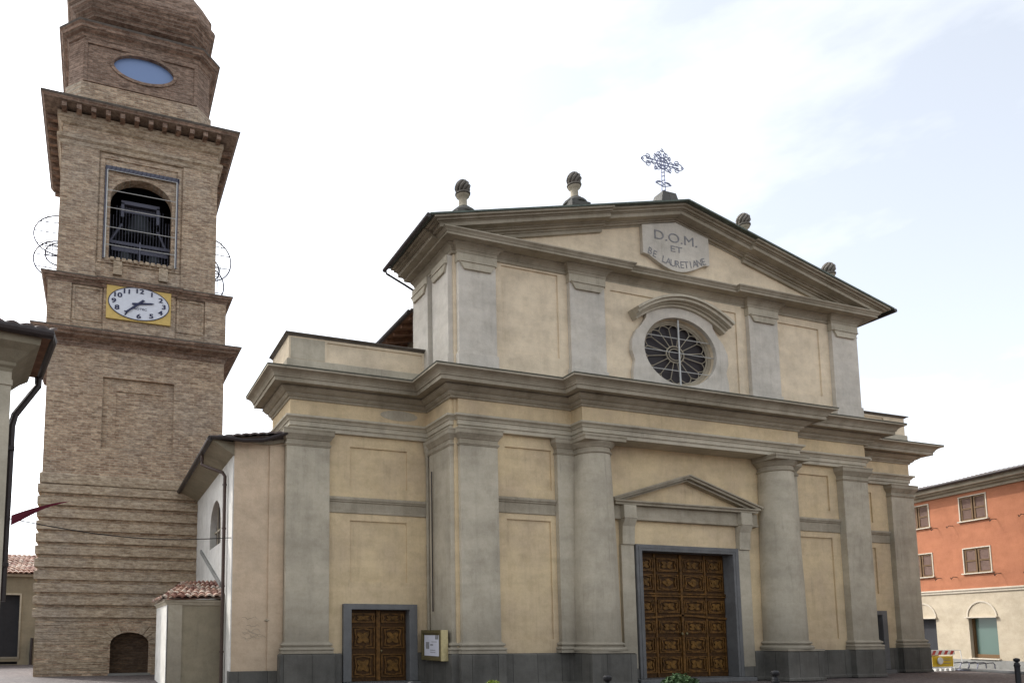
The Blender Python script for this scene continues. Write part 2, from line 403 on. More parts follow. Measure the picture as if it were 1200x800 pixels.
def tile_roof(mb, A, B, Cc, D, pitch=0.22, course=0.42, amp=0.045, th=0.05):
    """corrugated roof on quad: A->B along the eave, D->C along the top; ridges run up the slope"""
    A, B, Cc, D = map(Vector, (A, B, Cc, D)); n = max(2, int((B-A).length/pitch)); m = max(1, int((D-A).length/course))
    nrm = (B-A).cross(D-A).normalized()
    if nrm.z < 0: nrm = -nrm
    sub = 6; cols = n*sub; grid = []
    for j in range(m):
        for e in (0, 1):
            t = (j+e)/m; row = []
            for i in range(cols+1):
                u = i/cols; p = (A*(1-u)+B*u)*(1-t)+(D*(1-u)+Cc*u)*t
                ph = i/sub; jit = 0.012*math.sin(12.9*int(ph)+7.7*j)
                h = amp*abs(math.cos(PI*ph)) + (0.03 if e == 0 else 0.0) + jit
                row.append(p+nrm*h)
            grid.append(row)
    vs = [tuple(p) for r in grid for p in r]; k = cols+1
    fs = [(a*k+i, a*k+i+1, (a+1)*k+i+1, (a+1)*k+i) for a in range(len(grid)-1) for i in range(cols)]
    o = len(vs); vs += [tuple(p-nrm*th) for p in grid[0]] ; fs += [(o+i, o+i+1, i+1, i) for i in range(cols)]
    mb.add(vs, fs)
    q = [A-nrm*th, B-nrm*th, Cc-nrm*th, D-nrm*th]
    mb.add([tuple(p) for p in q], [(0, 1, 2, 3)])

# ================================================================== SETTING
struct(MB().box(-300, 300, -200, 400, -0.5, 0.0).build('plaza', M['paving']))
# orange house wall axis
OA = R(14.7); OD = Vector((math.sin(OA), math.cos(OA), 0)); ON = Vector((math.cos(OA), -math.sin(OA), 0)); OP = Vector((35.2, 21.3, 0))
OM = Matrix(((OD.x, ON.x, 0, OP.x), (OD.y, ON.y, 0, OP.y), (0, 0, 1, 0), (0, 0, 0, 1)))   # local u along wall (away), v into wall
mb = MB(); mb.box(-30, 16, -1.25, -0.0, 0.0, 0.09); mb.xform(OM); struct(mb.build('sidewalk', M['kerb'], bevel=0.02))
mb = MB(); mb.box(-30, 16, -1.37, -1.254, 0.0, 0.105); mb.xform(OM); struct(mb.build('kerb', M['frame_stone'], bevel=0.02))

# ================================================================== CHURCH
XC = 18.0
church = thing('church', 'large cream and grey baroque church facade with round window, cross and wooden portal', 'church', (18.0, 19.0, 0))
def mir(x): return 2*XC-x
XL, XR = 5.1, 31.15           # outer frieze corners
MX = 9.5                      # mid block left side face
def cmb(): return MB()

# ---- main walls with sunk panels (front planes)
def panel_wall(mb, x0, x1, z0, z1, y, th, panels, depth=0.055, holes=()):
    mb.plate([rect(x0, x1, z0, z1)]+[rect(*p) for p in panels]+[rect(*p) for p in holes], y, y+th)
    for p in panels: mb.box(p[0]-0.02, p[1]+0.02, y+depth, y+th-0.003, p[2]-0.02, p[3]+0.02)
# lower storey
mb = cmb()
panel_wall(mb, 5.2, MX+0.1, 0.05, 8.9, 20.75, 0.32, [(7.0, 8.86, 5.93, 7.15), (7.0, 8.84, 3.09, 4.91)], holes=[(6.9, 9.0, 0.13, 2.33)]); mb.cut()
panel_wall(mb, mir(MX+0.1), 31.05, 0.05, 8.9, 20.75, 0.32, [(27.14, 29.06, 5.93, 7.15), (27.16, 29.1, 3.09, 4.91)], holes=[(27.0, 29.15, 0.13, 2.33)]); mb.cut()
panel_wall(mb, 9.7, 13.9, 0.05, 8.9, 19.1, 0.32, [(11.36, 12.97, 5.9, 7.14), (11.38, 12.90, 1.38, 4.94)]); mb.cut()
panel_wall(mb, 22.1, 26.3, 0.05, 8.9, 19.1, 0.32, [(23.03, 24.62, 5.9, 7.17), (23.1, 24.64, 1.36, 4.92)]); mb.cut()
mb.plate([rect(13.902, 22.098, 0.05, 8.9), rect(16.05, 20.0, 0.0501, 4.25)], 19.1, 19.5)
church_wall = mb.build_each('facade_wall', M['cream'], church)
# side faces of the mid block and rear body
mb = cmb()
mb.box(9.62, 9.9, 19.0, 20.748, 0.05, 8.9).cut(); mb.box(26.1, 26.38, 19.0, 20.748, 0.05, 8.9)
mb.build_each('return_wall', M['cream'], church)
mb = cmb()
mb.box(5.2, 30.95, 21.08, 21.6, 0.0, 8.9)
mb.box(10.6, 25.4, 21.6, 25.6, 0.0, 12.3)
mb.box(25.72, 29.0, 21.6, 24.0, 0.0, 6.6)
mb.build('nave_wall', M['olive'], church)

# ---- plinth (stone)
pl = [(4.9, 21.3), (4.9, 20.48), (6.42, 20.48), (6.42, 20.66), (9.42, 20.66), (9.42, 18.98), (9.6, 18.78), (11.08, 18.78), (11.08, 18.92), (13.42, 18.92), (13.42, 17.98), (15.04, 17.98), (15.04, 18.95), (15.94, 18.95)]
def mirpath(p): return [(mir(x), y) for x, y in reversed(p)]
def split_door(p, xa, xb):
    return p
plinth_prof = [(0.03, 0.02), (0.03, 0.10), (0.0, 0.13), (0.0, 0.94), (-0.03, 0.975)]
mb = cmb()
mb.sweep([(4.84, 21.3), (4.84, 20.44), (6.45, 20.44), (6.45, 20.68), (6.74, 20.68)], plinth_prof, -0.3); mb.cut()
mb.sweep([(9.14, 20.68), (9.40, 20.68), (9.40, 18.90), (9.62, 18.90), (9.62, 18.74), (11.06, 18.74), (11.06, 18.96), (13.46, 18.96), (13.46, 18.04), (15.03, 18.04), (15.03, 18.98), (15.38, 18.98)], plinth_prof, -0.3); mb.cut()
mb.sweep([(20.64, 18.98), (20.97, 18.98), (20.97, 18.04), (22.54, 18.04), (22.54, 18.96), (24.94, 18.96), (24.94, 18.74), (26.38, 18.74), (26.38, 18.90), (26.60, 18.90), (26.60, 20.68), (26.84, 20.68)], plinth_prof, -0.3); mb.cut()
mb.sweep([(29.28, 20.68), (29.8, 20.68), (29.8, 20.44), (31.36, 20.44), (31.36, 21.3)], plinth_prof, -0.3); mb.cut()
mb.box(13.6, 14.9, 18.3, 19.0, 0.0, 0.9); mb.cut()
mb.box(21.1, 22.4, 18.3, 19.0, 0.0, 0.9); mb.cut()
mb.build_each('plinth', M['stone'], church, bevel=0.012)

# ---- pilasters: shaft + base + capital as sub-parts
def pilaster(x0, x1, yf, yb, zb, zt, cap=True, mat='stucco', capz=7.5, sideopen=None):
    r = cmb().box(x0, x1, yf, yb, zb-0.02, capz).build('pilaster', M[mat], church, bevel=0.012)
    p = [(x0, yb), (x0, yf), (x1, yf), (x1, yb)]
    # base
    b = cmb()
    b.sweep(p, [(0.11, 0.978), (0.11, 1.05), (0.085, 1.055), (0.115, 1.085), (0.12, 1.11), (0.10, 1.145), (0.05, 1.155), (0.04, 1.175), (0.04, 1.19), (0.075, 1.20), (0.09, 1.235), (0.07, 1.27), (0.025, 1.29), (0.02, 1.32)], -0.3 if (x1-x0) > .7 else -0.1)
    b.build('base', M['stucco'], r, bevel=0.006)
    c = cmb()
    c.sweep(p, [(0.02, 7.0), (0.03, 7.03), (0.045, 7.05), (0.03, 7.08), (0.005, 7.09), (0.005, 7.19), (0.03, 7.20), (0.04, 7.23), (0.08, 7.29), (0.11, 7.33), (0.12, 7.34), (0.12, 7.45), (0.135, 7.46), (0.14, 7.498)], -0.3 if (x1-x0) > .7 else -0.1)
    c.build('capital', M['cornice'], r, bevel=0.006)
    return r
pilaster(4.99, 6.30, 20.55, 20.76, 1.0, 7.5)
pilaster(9.73, 10.97, 18.85, 19.11, 1.0, 7.5)
pilaster(9.50, 9.66, 19.05, 20.50, 1.0, 7.5)
pilaster(mir(10.97), mir(9.73), 18.85, 19.11, 1.0, 7.5)
pilaster(26.34, 26.50, 19.05, 20.50, 1.0, 7.5)
pilaster(29.92, 31.22, 20.55, 20.76, 1.0, 7.5)
pilaster(13.08, 13.95, 18.93, 19.11, 1.0, 7.5)
pilaster(22.05, 22.92, 18.93, 19.11, 1.0, 7.5)

# ---- columns
def column(cx, cy):
    prof = [(0.70, 1.30)]
    for i in range(1, 15):
        t = i/14; prof.append((0.70-0.14*(t**1.5), 1.30+5.70*t))
    r = cmb().lathe(cx, cy, prof, 48).build('column', M['stucco'], church, smooth=True)
    b = cmb().lathe(cx, cy, [(0.84, 1.035), (0.86, 1.07), (0.86, 1.10), (0.82, 1.14), (0.75, 1.15), (0.74, 1.19), (0.78, 1.20), (0.80, 1.235), (0.77, 1.27), (0.715, 1.285), (0.71, 1.32)], 48)
    b.box(cx-0.80, cx+0.80, cy-0.80, cy+0.25, 0.978, 1.037)
    b.build('base', M['stucco'], r, smooth=True)
    c = cmb().lathe(cx, cy, [(0.55, 6.98), (0.595, 7.0), (0.61, 7.03), (0.595, 7.055), (0.565, 7.065), (0.565, 7.17), (0.60, 7.18), (0.61, 7.21), (0.66, 7.25), (0.71, 7.31), (0.715, 7.33)], 48)
    c.box(cx-0.74, cx+0.74, cy-0.74, cy+0.25, 7.331, 7.44); c.box(cx-0.76, cx+0.76, cy-0.76, cy+0.25, 7.441, 7.498)
    c.build('capital', M['cornice'], r, smooth=True)
column(14.24, 18.82); column(21.76, 18.82)

# ---- string course
def band(x0, x1, y):
    cmb().sweep([(x0, y), (x1, y)], [(0.02, 5.12), (0.035, 5.13), (0.035, 5.17), (0.02, 5.18), (0.02, 5.44), (0.05, 5.46), (0.06, 5.50), (0.085, 5.52), (0.085, 5.57), (0.05, 5.61)]).build('string_course', M['cornice'], church, bevel=0.004)
band(6.302, 9.60, 20.75); band(10.972, 13.078, 19.1); band(22.922, mir(10.972), 19.1); band(26.40, 29.918, 20.75)

# ---- entablature
left = [(XL, 23.0), (XL, 20.62), (MX, 20.62), (MX, 19.05), (9.72, 19.05), (9.72, 18.92), (13.62, 18.92), (13.62, 18.36)]
right = [(mir(13.62), 18.36), (mir(13.62), 18.92), (26.28, 18.92), (26.28, 19.05), (26.5, 19.05), (26.5, 20.62), (XR, 20.62), (XR, 21.55)]
arch_path = left + right
cmb().sweep(arch_path, [(-0.03, 7.5), (-0.02, 7.502), (-0.02, 7.62), (0.02, 7.625), (0.02, 7.76), (0.055, 7.765), (0.06, 7.80), (0.10, 7.84), (0.15, 7.865), (0.15, 7.925), (0.05, 7.94)], -0.75).build('architrave', M['stucco'], church, bevel=0.004)
cmb().sweep(arch_path, [(0, 7.941), (0, 8.50)], -0.7).build('frieze', M['cream'], church)
corn_path = [(XL, 23.0), (XL, 20.62), (MX, 20.62), (MX, 18.92), (13.62, 18.92), (13.62, 18.36), (mir(13.62), 18.36), (mir(13.62), 18.92), (26.5, 18.92), (26.5, 20.62), (XR, 20.62), (XR, 21.55)]
cprof = [(0.03, 8.40), (0.05, 8.42), (0.05, 8.46), (0.09, 8.47), (0.14, 8.52), (0.15, 8.535), (0.15, 8.565), (0.19, 8.57), (0.26, 8.61), (0.32, 8.66), (0.345, 8.665), (0.345, 8.695), (0.30, 8.70), (0.30, 8.735),
         (0.58, 8.735), (0.58, 8.715), (0.61, 8.715), (0.61, 8.83), (0.645, 8.835), (0.645, 8.865), (0.66, 8.885), (0.69, 8.93), (0.75, 8.975), (0.82, 9.00), (0.84, 9.005), (0.87, 9.01), (0.87, 9.06)]
cmb().sweep(corn_path, cprof, -0.9).build('cornice', M['cornice'], church)
cmb().sweep(corn_path, [(0.88, 9.062), (0.885, 9.095), (-0.3, 9.13)], -0.9).build('cornice_capping', M['cap'], church)

cmb().plate([ell(8.55, 8.22, 0.62, 0.16, 20)], 20.612, 20.63).build('repair_patch', M['stucco'], church)
sc_ = cmb()
for k in range(9):
    z_ = random.uniform(1.35, 2.0); x_a = random.uniform(3.8, 4.2); st_ = random.uniform(0.03, 0.06); a_ = random.uniform(0.02, 0.06); ph_ = random.uniform(0, 6)
    sc_.tube([(x_a+st_*q, 20.859, z_+a_*math.sin(1.1*q+ph_)+0.02*math.sin(3.7*q)) for q in range(9)], 0.006, 4)
sc_.lathe(4.55, 20.86, [(0.0, 1.86), (0.09, 1.92), (0.0, 1.98)], 10)
sc_.build('faded_scribble', M['cornice'], church)
# ---- parapets (attic over the side bays)
for a, b, in ((5.0, 9.62), (26.38, 31.45)):
    x0, x1 = a, b
    pr = cmb()
    if a < 10:
        panel_wall(pr, x0+0.08, x1, 9.1, 10.42, 20.80, 0.3, [(6.28, 9.42, 9.80, 10.33)], 0.04)
        pr.box(x0+0.083, x0+0.38, 21.102, 23.0, 9.1, 10.42)
    else:
        panel_wall(pr, x0, x1-0.08, 9.1, 10.42, 20.80, 0.3, [(26.6, 30.15, 9.80, 10.33)], 0.04)
        pr.box(x1-0.38, x1-0.083, 21.102, 21.6, 9.1, 10.42)
    o = pr.build('parapet', M['peach'], church)
    b2 = cmb(); p = [(x0+0.02, 23.0), (x0+0.02, 20.74), (x1, 20.74)] if a < 10 else [(x0, 20.74), (x1-0.02, 20.74), (x1-0.02, 21.6)]
    b2.sweep(p, [(0, 9.1), (0, 9.68), (-0.03, 9.70)], -0.12).build('footing', M['stucco'], o)
    p2 = [(x0+0.08, 23.0), (x0+0.08, 20.80), (x1, 20.80)] if a < 10 else [(x0, 20.80), (x1-0.08, 20.80), (x1-0.08, 21.6)]
    cmb().sweep(p2, [(0.02, 10.41), (0.04, 10.43), (0.09, 10.455), (0.12, 10.46), (0.12, 10.49), (-0.1, 10.53)], -0.38).build('coping', M['tower_cap'], o)
# cement repair patch on left parapet end
cmb().box(5.14, 6.2, 20.79, 20.81, 9.72, 10.36).build('cement_patch', M['stucco'], church)

# ---- upper storey
mb = cmb()
UX0, UX1 = 9.66, 26.34
uh = [(11.30, 13.32, 10.08, 12.80), (15.25, 20.75, 9.95, 12.62), (22.55, 24.50, 10.08, 12.60)]
rose_c = (18.0, 10.86)
mb.plate([rect(UX0, UX1, 9.0, 13.4), rect(*uh[0]), rect(*uh[2]), ell(rose_c[0], rose_c[1], 1.5, 1.16, 56)], 19.0, 19.35)
for p in (uh[0], uh[2]): mb.box(p[0]-0.02, p[1]+0.02, 19.05, 19.30, p[2]-0.02, p[3]+0.02)
# raised frame round the central sunk field
mb.plate([rect(15.05, 20.80, 9.0, 12.88), rect(15.30, 20.55, 9.3, 12.62)], 18.955, 19.0)
upper_wall = mb.build('upper_wall', M['peach'], church)
mb = cmb(); mb.box(UX0, UX0+0.35, 19.352, 21.6, 9.0, 13.4); mb.box(UX1-0.35, UX1, 19.352, 21.6, 9.0, 13.4); mb.box(UX0+0.352, UX1-0.352, 21.2, 21.6, 9.0, 15.0)
mb.build('upper_side_wall', M['white_wall'], church)

def upper_pilaster(x0, x1, yf, yb, side=False):
    r = cmb().box(x0, x1, yf, yb, 9.0, 12.856).build('upper_pilaster', M['stucco_blue'], church, bevel=0.01)
    c = cmb()
    if not side:
        c.sweep([(x0, yb), (x0, yf), (x1, yf), (x1, yb)], [(0.0, 12.58), (0.03, 12.585), (0.03, 12.857)], -0.08)
        # trapezoid gutta block under the capital
        w2 = (x1-x0)/2; cx = (x0+x1)/2
        c.plate([[(x0+0.04, 12.575), (x1-0.04, 12.575), (cx+w2*0.70, 12.36), (cx-w2*0.70, 12.36)]], yf-0.07, yf+0.02)
        c.plate([[(x0+0.01, 12.60), (x1-0.01, 12.60), (x1-0.03, 12.57), (x0+0.03, 12.57)]], yf-0.10, yf+0.02)
    else:
        mid = lambda u, v, w: (w, u, v)
        xs = x0 if side == 'L' else x1; sg = -1 if side == 'L' else 1
        c.box(min(xs, xs+sg*0.03), max(xs, xs+sg*0.03)+0.001, yf, yb, 12.58, 12.857)
        cy = (yf+yb)/2; w2 = (yb-yf)/2
        a, b = sorted((xs+sg*0.07, xs-sg*0.02))
        c.plate([[(yf+0.04, 12.575), (yb-0.04, 12.575), (cy+w2*0.7, 12.36), (cy-w2*0.7, 12.36)]], a, b, mid)
        a, b = sorted((xs+sg*0.10, xs-sg*0.02))
        c.plate([[(yf+0.01, 12.60), (yb-0.01, 12.60), (yb-0.03, 12.57), (yf+0.03, 12.57)]], a, b, mid)
    c.build('capital', M['stucco'], r, bevel=0.004)
    b = cmb(); b.box(x0-0.04, x1+0.04, yf-0.04, yb, 9.0, 9.78) if not side else b.box(x0-0.04, x1+0.02, yf-0.02, yb+0.01, 9.0, 9.78)
    b.build('base', M['stucco_blue'], r, bevel=0.01)
upper_pilaster(9.75, 11.02, 18.85, 19.02); upper_pilaster(13.66, 14.98, 18.85, 19.02)
upper_pilaster(mir(14.98), mir(13.66), 18.85, 19.02); upper_pilaster(mir(11.02), mir(9.75), 18.85, 19.02)
for s_, xa, xb in (('L', 9.50, 9.67), ('R', 26.33, 26.50)):
    upper_pilaster(xa, xb, 19.06, 20.15, s_); upper_pilaster(xa, xb, 20.50, 21.66, s_)

# horizontal pediment cornice: ressauts + crown
hp = [(9.60, 21.66), (9.60, 18.96), (9.72, 18.96), (9.72, 18.84), (11.05, 18.84), (11.05, 18.98), (13.62, 18.98), (13.62, 18.84), (15.02, 18.84), (15.02, 18.98), (mir(15.02), 18.98),
      (mir(15.02), 18.84), (mir(13.62), 18.84), (mir(13.62), 18.98), (mir(11.05), 18.98), (mir(11.05), 18.84), (mir(9.72), 18.84), (mir(9.72), 18.96), (26.40, 18.96), (26.40, 21.66)]
cmb().sweep(hp, [(0.0, 12.86), (0.02, 12.865), (0.02, 12.96), (0.04, 12.97), (0.05, 13.0), (0.10, 13.06), (0.15, 13.09), (0.18, 13.10), (0.18, 13.13)], -0.2).build('upper_entablature', M['cornice'], church, bevel=0.003)
hq = [(9.60, 21.66), (9.60, 18.84), (15.35, 18.84), (15.35, 18.97), (mir(15.35), 18.97), (mir(15.35), 18.84), (26.40, 18.84), (26.40, 21.66)]
cmb().sweep(hq, [(0.10, 13.131), (0.30, 13.135), (0.42, 13.14), (0.42, 13.21), (0.44, 13.215), (0.46, 13.25), (0.50, 13.29), (0.52, 13.30), (0.52, 13.34), (0.0, 13.38)], -0.25).build('pediment_cornice', M['cornice'], church)

# raking pediment
SL = 0.248
def rk(x, base): return base + SL*(9.44-abs(x-XC)) if True else 0
def chev(mb, hw, zb0, zb1, y0, y1, hw2=None, x_in=0):
    """chevron band; zb0/zb1 = z of bottom/top of the band measured at the eave line |x|=9.44"""
    def pt(x, zb): return (x, zb+SL*(9.44-abs(x-XC)))
    if x_in:
        for sg in (-1, 1):
            a, b = XC+sg*hw, XC+sg*x_in
            mb.plate([[pt(a, zb0), pt(b, zb0), pt(b, zb1), pt(a, zb1)]], y0, y1)
    else:
        mb.plate([[pt(XC-hw, zb0), pt(XC, zb0), pt(XC+hw, zb0), pt(XC+hw, zb1), pt(XC, zb1), pt(XC-hw, zb1)]], y0, y1)
E0 = 13.49
tym = cmb().plate([[(9.66, 13.30), (26.34, 13.30), (26.34, 13.45), (18.0, 15.5), (9.66, 13.45)]], 19.0, 19.3)
tym.build('tympanum', M['peach'], church)
rake = cmb()
layers = [(-0.56, -0.44, 0.06), (-0.44, -0.39, 0.11), (-0.39, -0.33, 0.20), (-0.33, -0.29, 0.26), (-0.29, -0.17, 0.52), (-0.17, -0.14, 0.56), (-0.14, -0.08, 0.64), (-0.08, -0.02, 0.73)]
CI = 2.98
for a, b, o in layers:
    hwx = 8.40+o*1.22
    zc = 0
    chev(rake, hwx, E0+a, E0+b-0.001, 18.97-o, 19.02 if o < 0.3 else 18.97-0.05, x_in=CI)
    chev(rake, CI-0.001, E0+a, E0+b-0.001, 19.08-o, 19.02 if o < 0.3 else 18.97-0.04)
rake.build('raking_cornice', M['cornice'], church)
# side eave mouldings along Y
se = cmb()
for sg, xs in ((-1, 9.60), (1, 26.40)):
    for a, b, o in layers[4:]:
        x0, x1 = sorted((xs-sg*0.0, xs+sg*(o*1.22+0.02)))
        se.box(x0, x1, 18.95, 21.6, E0+a+0.02, E0+b+0.018)
    se.cut()
se.build_each('side_eave', M['cornice'], church)
roofcap = cmb()
chev(roofcap, 9.44, E0-0.02, E0+0.035, 18.20, 21.65)
roofcap.build('pediment_roof', M['copper'], church)
g = cmb(); g.tube([(8.50, 18.2, 13.44), (8.50, 21.7, 13.44)], 0.07, 10)
g.tube([(8.50, 21.6, 13.42), (8.55, 21.62, 13.3), (9.2, 21.62, 13.02), (9.55, 21.62, 12.86)], 0.035, 8); g.cut(); g.tube([(27.50, 18.2, 13.44), (27.50, 21.7, 13.44)], 0.07, 10)
g.build_each('gutter', M['gutter'], church)
bkp = cmb(); bkp.plate([[(9.9, 13.0), (26.1, 13.0), (26.1, 13.40), (18.0, 15.40), (9.9, 13.40)]], 21.2, 21.6); bkp.build('gable_back', M['olive'], church)

# ---- inscription plaque
plq = cmb()
pl_loop = [(16.60, 15.07), (16.60, 14.09), (16.85, 14.05)] + [(16.85+2.3*t, 14.05-0.40*math.sin(PI*t)) for t in [i/12 for i in range(1, 12)]] + [(19.15, 14.05), (19.40, 14.09), (19.40, 15.07), (18.0, 15.40)]
plq.plate([pl_loop], 18.86, 19.01)
pq = plq.build('inscription_plaque', M['stucco_blue'], church, bevel=0.008)
lt = cmb()
add_text(lt, 'D.O.M.', 0.50, 17.98, 14.80, 18.855, 1.25, 0.92); lt.cut()
add_text(lt, 'ET', 0.32, 17.98, 14.42, 18.855, 1.5, 0.95); lt.cut()
s_txt = 'BE LAURETIANE'
for i, ch in enumerate(s_txt):
    if ch == ' ': continue
    t = (i+0.5)/len(s_txt); x = 16.78+2.45*t
    z = 14.22-0.32*math.sin(PI*t); rot = -0.32*math.cos(PI*t)
    add_text(lt, ch, 0.36, x, z, 18.855, 0.95, 0.95, rot)
lt.build_each('letters', M['letter'], pq)

# ---- rose window
cx, cz = rose_c
sur = cmb()
def omega(off=0):
    pts = [(cx+2.02, 9.0), (cx+1.98, 10.0)]
    pts += [(cx+2.02*math.cos(a), 10.78+1.30*math.sin(a)) for a in [R(d) for d in (-20, -5, 10, 25, 38)]]
    pts += [(cx+1.40, 11.85), (cx+1.36, 12.1), (cx+1.42, 12.36)]
    pts += [(cx+1.42*(1-2*t), 12.36+0.32*math.sin(PI*t)) for t in [i/10 for i in range(1, 10)]]
    left_ = [(2*cx-x, z) for x, z in reversed(pts[:10])]
    return pts + left_
sur.plate([omega(), ell(cx, cz, 1.5, 1.16, 56)], 18.86, 18.998)
rw = sur.build('rose_window', M['stucco_blue'], church, bevel=0.012)
hood = cmb()
def hoodband(d0, d1, y0, y1):
    n = 24; top = []; bot = []
    for i in range(n+1):
        u = -1+2*i/n
        def pt(d):
            k = 2.02*u; sl = -0.60*k; nx, nz = -sl/math.hypot(1, sl)*0.6, 1/math.hypot(1, sl)*0.6 if False else 1.0
            return (cx+k*(1-(0.10)*d/0.33), 12.66-0.66*u*u-d)
        top.append(pt(d0)); bot.append(pt(d1))
    hood.plate([top+bot[::-1]], y0, y1)
hoodband(0.0, 0.075, 18.48, 18.99); hoodband(0.0751, 0.165, 18.56, 18.99); hoodband(0.1651, 0.215, 18.70, 18.99); hoodband(0.2151, 0.30, 18.78, 18.99)
hood.build('hood_mould', M['stucco'], rw, bevel=0.006)
gl = cmb().plate([ell(cx, cz, 1.53, 1.19, 48)], 19.22, 19.30); gl.build('glass', M['glass_dark'], rw)
cmb().plate([ell(cx, cz, 1.5, 1.16, 56), ell(cx, cz, 1.36, 1.05, 56)], 19.10, 19.21).build('window_ring', M['cornice'], rw)
tr = cmb()
def ep(r, a): return (cx+1.36*r*math.cos(a), 19.15, cz+1.05*r*math.sin(a))
NS = 16
for k in range(NS):
    a = 2*PI*(k+0.5)/NS
    tr.tube([ep(0.27, a), ep(0.84, a)], 0.015, 6)
    pts = [ep(0.84, a)]
    a2 = a+2*PI/NS; am = (a+a2)/2
    for q in range(1, 8):
        t = q/8; ang = a+(a2-a)*t; pts.append(ep(0.84+0.12*math.sin(PI*t), ang))
    pts.append(ep(0.84, a2)); tr.tube(pts, 0.015, 6)
tr.tube([ep(0.27, 2*PI*i/24) for i in range(25)], 0.026, 6)
tr.tube([ep(0.19, 2*PI*i/24) for i in range(25)], 0.02, 6)
tr.tube([ep(0.985, 2*PI*i/40) for i in range(41)], 0.03, 6)
tr.build('tracery', M['cornice'], rw)
br = cmb(); br.tube([(cx+0.02, 18.98, cz-1.15), (cx+0.02, 18.98, cz+1.15)], 0.030, 6)
for dz in (-0.62, 0.0, 0.5):
    hw = 1.5*math.sqrt(1-(dz/1.16)**2); br.tube([(cx-hw, 19.0, cz+dz), (cx+hw, 19.0, cz+dz)], 0.014, 6)
br.build('window_bars', M['bar'], rw)

# ---- finials and cross
def finial(x, y, z0, zt, parent=None):
    H = 1.30; zb = zt-H
    f = cmb(); f.box(x-0.36, x+0.36, y-0.36, y+0.36, z0, zb+0.14)
    f.lathe(x, y, [(0.40, zb+0.14), (0.40, zb+0.20), (0.36, zb+0.25), (0.26, zb+0.31), (0.24, zb+0.36), (0.17, zb+0.41)], 24)
    o = f.build('finial', M['stone'], church, smooth=True)
    f = cmb(); f.lathe(x, y, [(0.17, zb+0.405), (0.13, zb+0.48), (0.125, zb+0.66), (0.15, zb+0.72), (0.20, zb+0.76), (0.21, zb+0.80), (0.16, zb+0.82)], 24)
    f.build('neck', M['cornice'], o, smooth=True)
    c = cmb(); c.lathe(x, y, [(0.16, zb+0.80), (0.235, zb+0.83), (0.24, zb+0.87), (0.18, zb+0.90), (0.10, zb+0.91)], 20)
    # twisted scales of the pine cone
    n = 18; c.lathe(x, y, [(0.175*math.sin(PI*(0.12+0.86*i/8))**0.7, zb+0.88+0.40*i/8) for i in range(9)], 18)
    for k in range(9):
        pts = []
        for i in range(9):
            t = i/8; a = 2*PI*k/9+1.6*t; rr = 0.205*math.sin(PI*(0.16+0.80*t))**0.7
            pts.append((x+rr*math.cos(a), y+rr*math.sin(a), zb+0.88+0.42*t))
        c.tube(pts, [0.02+0.03*math.sin(PI*(0.1+0.8*i/8)) for i in range(9)], 6)
    c.build('pine_cone', M['cornice_dark'], o, smooth=True)
finial(10.23, 19.4, 13.85, 15.56); finial(14.36, 19.4, 14.8, 16.72); finial(21.64, 19.4, 14.8, 16.72); finial(25.77, 19.4, 13.85, 15.56)
f = cmb(); f.add([(17.5, 18.95, 15.8), (18.5, 18.95, 15.8), (18.5, 19.65, 15.8), (17.5, 19.65, 15.8), (17.72, 19.05, 16.62), (18.28, 19.05, 16.62), (18.28, 19.5, 16.62), (17.72, 19.5, 16.62)],
               [(0, 3, 2, 1), (4, 5, 6, 7), (0, 1, 5, 4), (1, 2, 6, 5), (2, 3, 7, 6), (3, 0, 4, 7)])
cb = f.build('cross_pedestal', M['stone'], church, bevel=0.02)
cr_ = cmb(); X0, Y0, ZC = 17.95, 19.27, 17.78
def seg(a, b, r=0.016): cr_.tube([(X0+a[0], Y0, a[1]), (X0+b[0], Y0, b[1])], r, 6)
def curl(cx_, cz_, rx, rz, t0, t1, r=0.015): cr_.tube([(X0+cx_+rx*math.cos(t0+(t1-t0)*i/12), Y0, cz_+rz*math.sin(t0+(t1-t0)*i/12)) for i in range(13)], r, 6)
for dx in (-0.05, 0.05): seg((dx*1.6, 16.60), (dx, ZC)); 
for z in (16.75, 16.95, 17.12, 17.28, 17.42): seg((-0.07, z), (0.07, z+0.06), 0.016)
for sg in (-1, 1):
    for dz in (-0.05, 0.05): seg((0, ZC+dz), (sg*0.70, ZC+dz*0.8))
    curl(sg*0.66, ZC, 0.22, 0.13, 0, 2*PI); curl(sg*0.36, ZC, 0.10, 0.11, 0, 2*PI)
    for q in (-1, 1):
        curl(sg*0.62, ZC+q*0.14, 0.09, 0.07, 0, 2*PI); curl(sg*0.20, ZC+q*0.15, 0.13, 0.11, 0, 2*PI); seg((sg*0.1, ZC+q*0.1), (sg*0.34, ZC+q*0.30)); curl(sg*0.30, ZC+q*0.22, 0.06, 0.06, 0, 2*PI)
    curl(sg*0.86, ZC, 0.05, 0.04, 0, 2*PI)
    curl(sg*0.16, 17.02, 0.15, 0.08, 0, PI); seg((0, 16.92), (sg*0.34, 17.02)); seg((sg*0.34, 17.02), (sg*0.1, 17.08))
for dx in (-0.05, 0.05): seg((dx, ZC), (dx*0.8, ZC+0.36))
curl(0, ZC+0.33, 0.15, 0.13, 0, 2*PI)
for q in (-1, 1): curl(q*0.15, ZC+0.33, 0.08, 0.06, 0, 2*PI)
curl(0, ZC+0.48, 0.05, 0.05, 0, 2*PI); curl(0, ZC, 0.24, 0.2, 0, 2*PI, 0.024); curl(0, ZC, 0.12, 0.1, 0, 2*PI)
cr_.build('cross', M['cross_iron'], church)

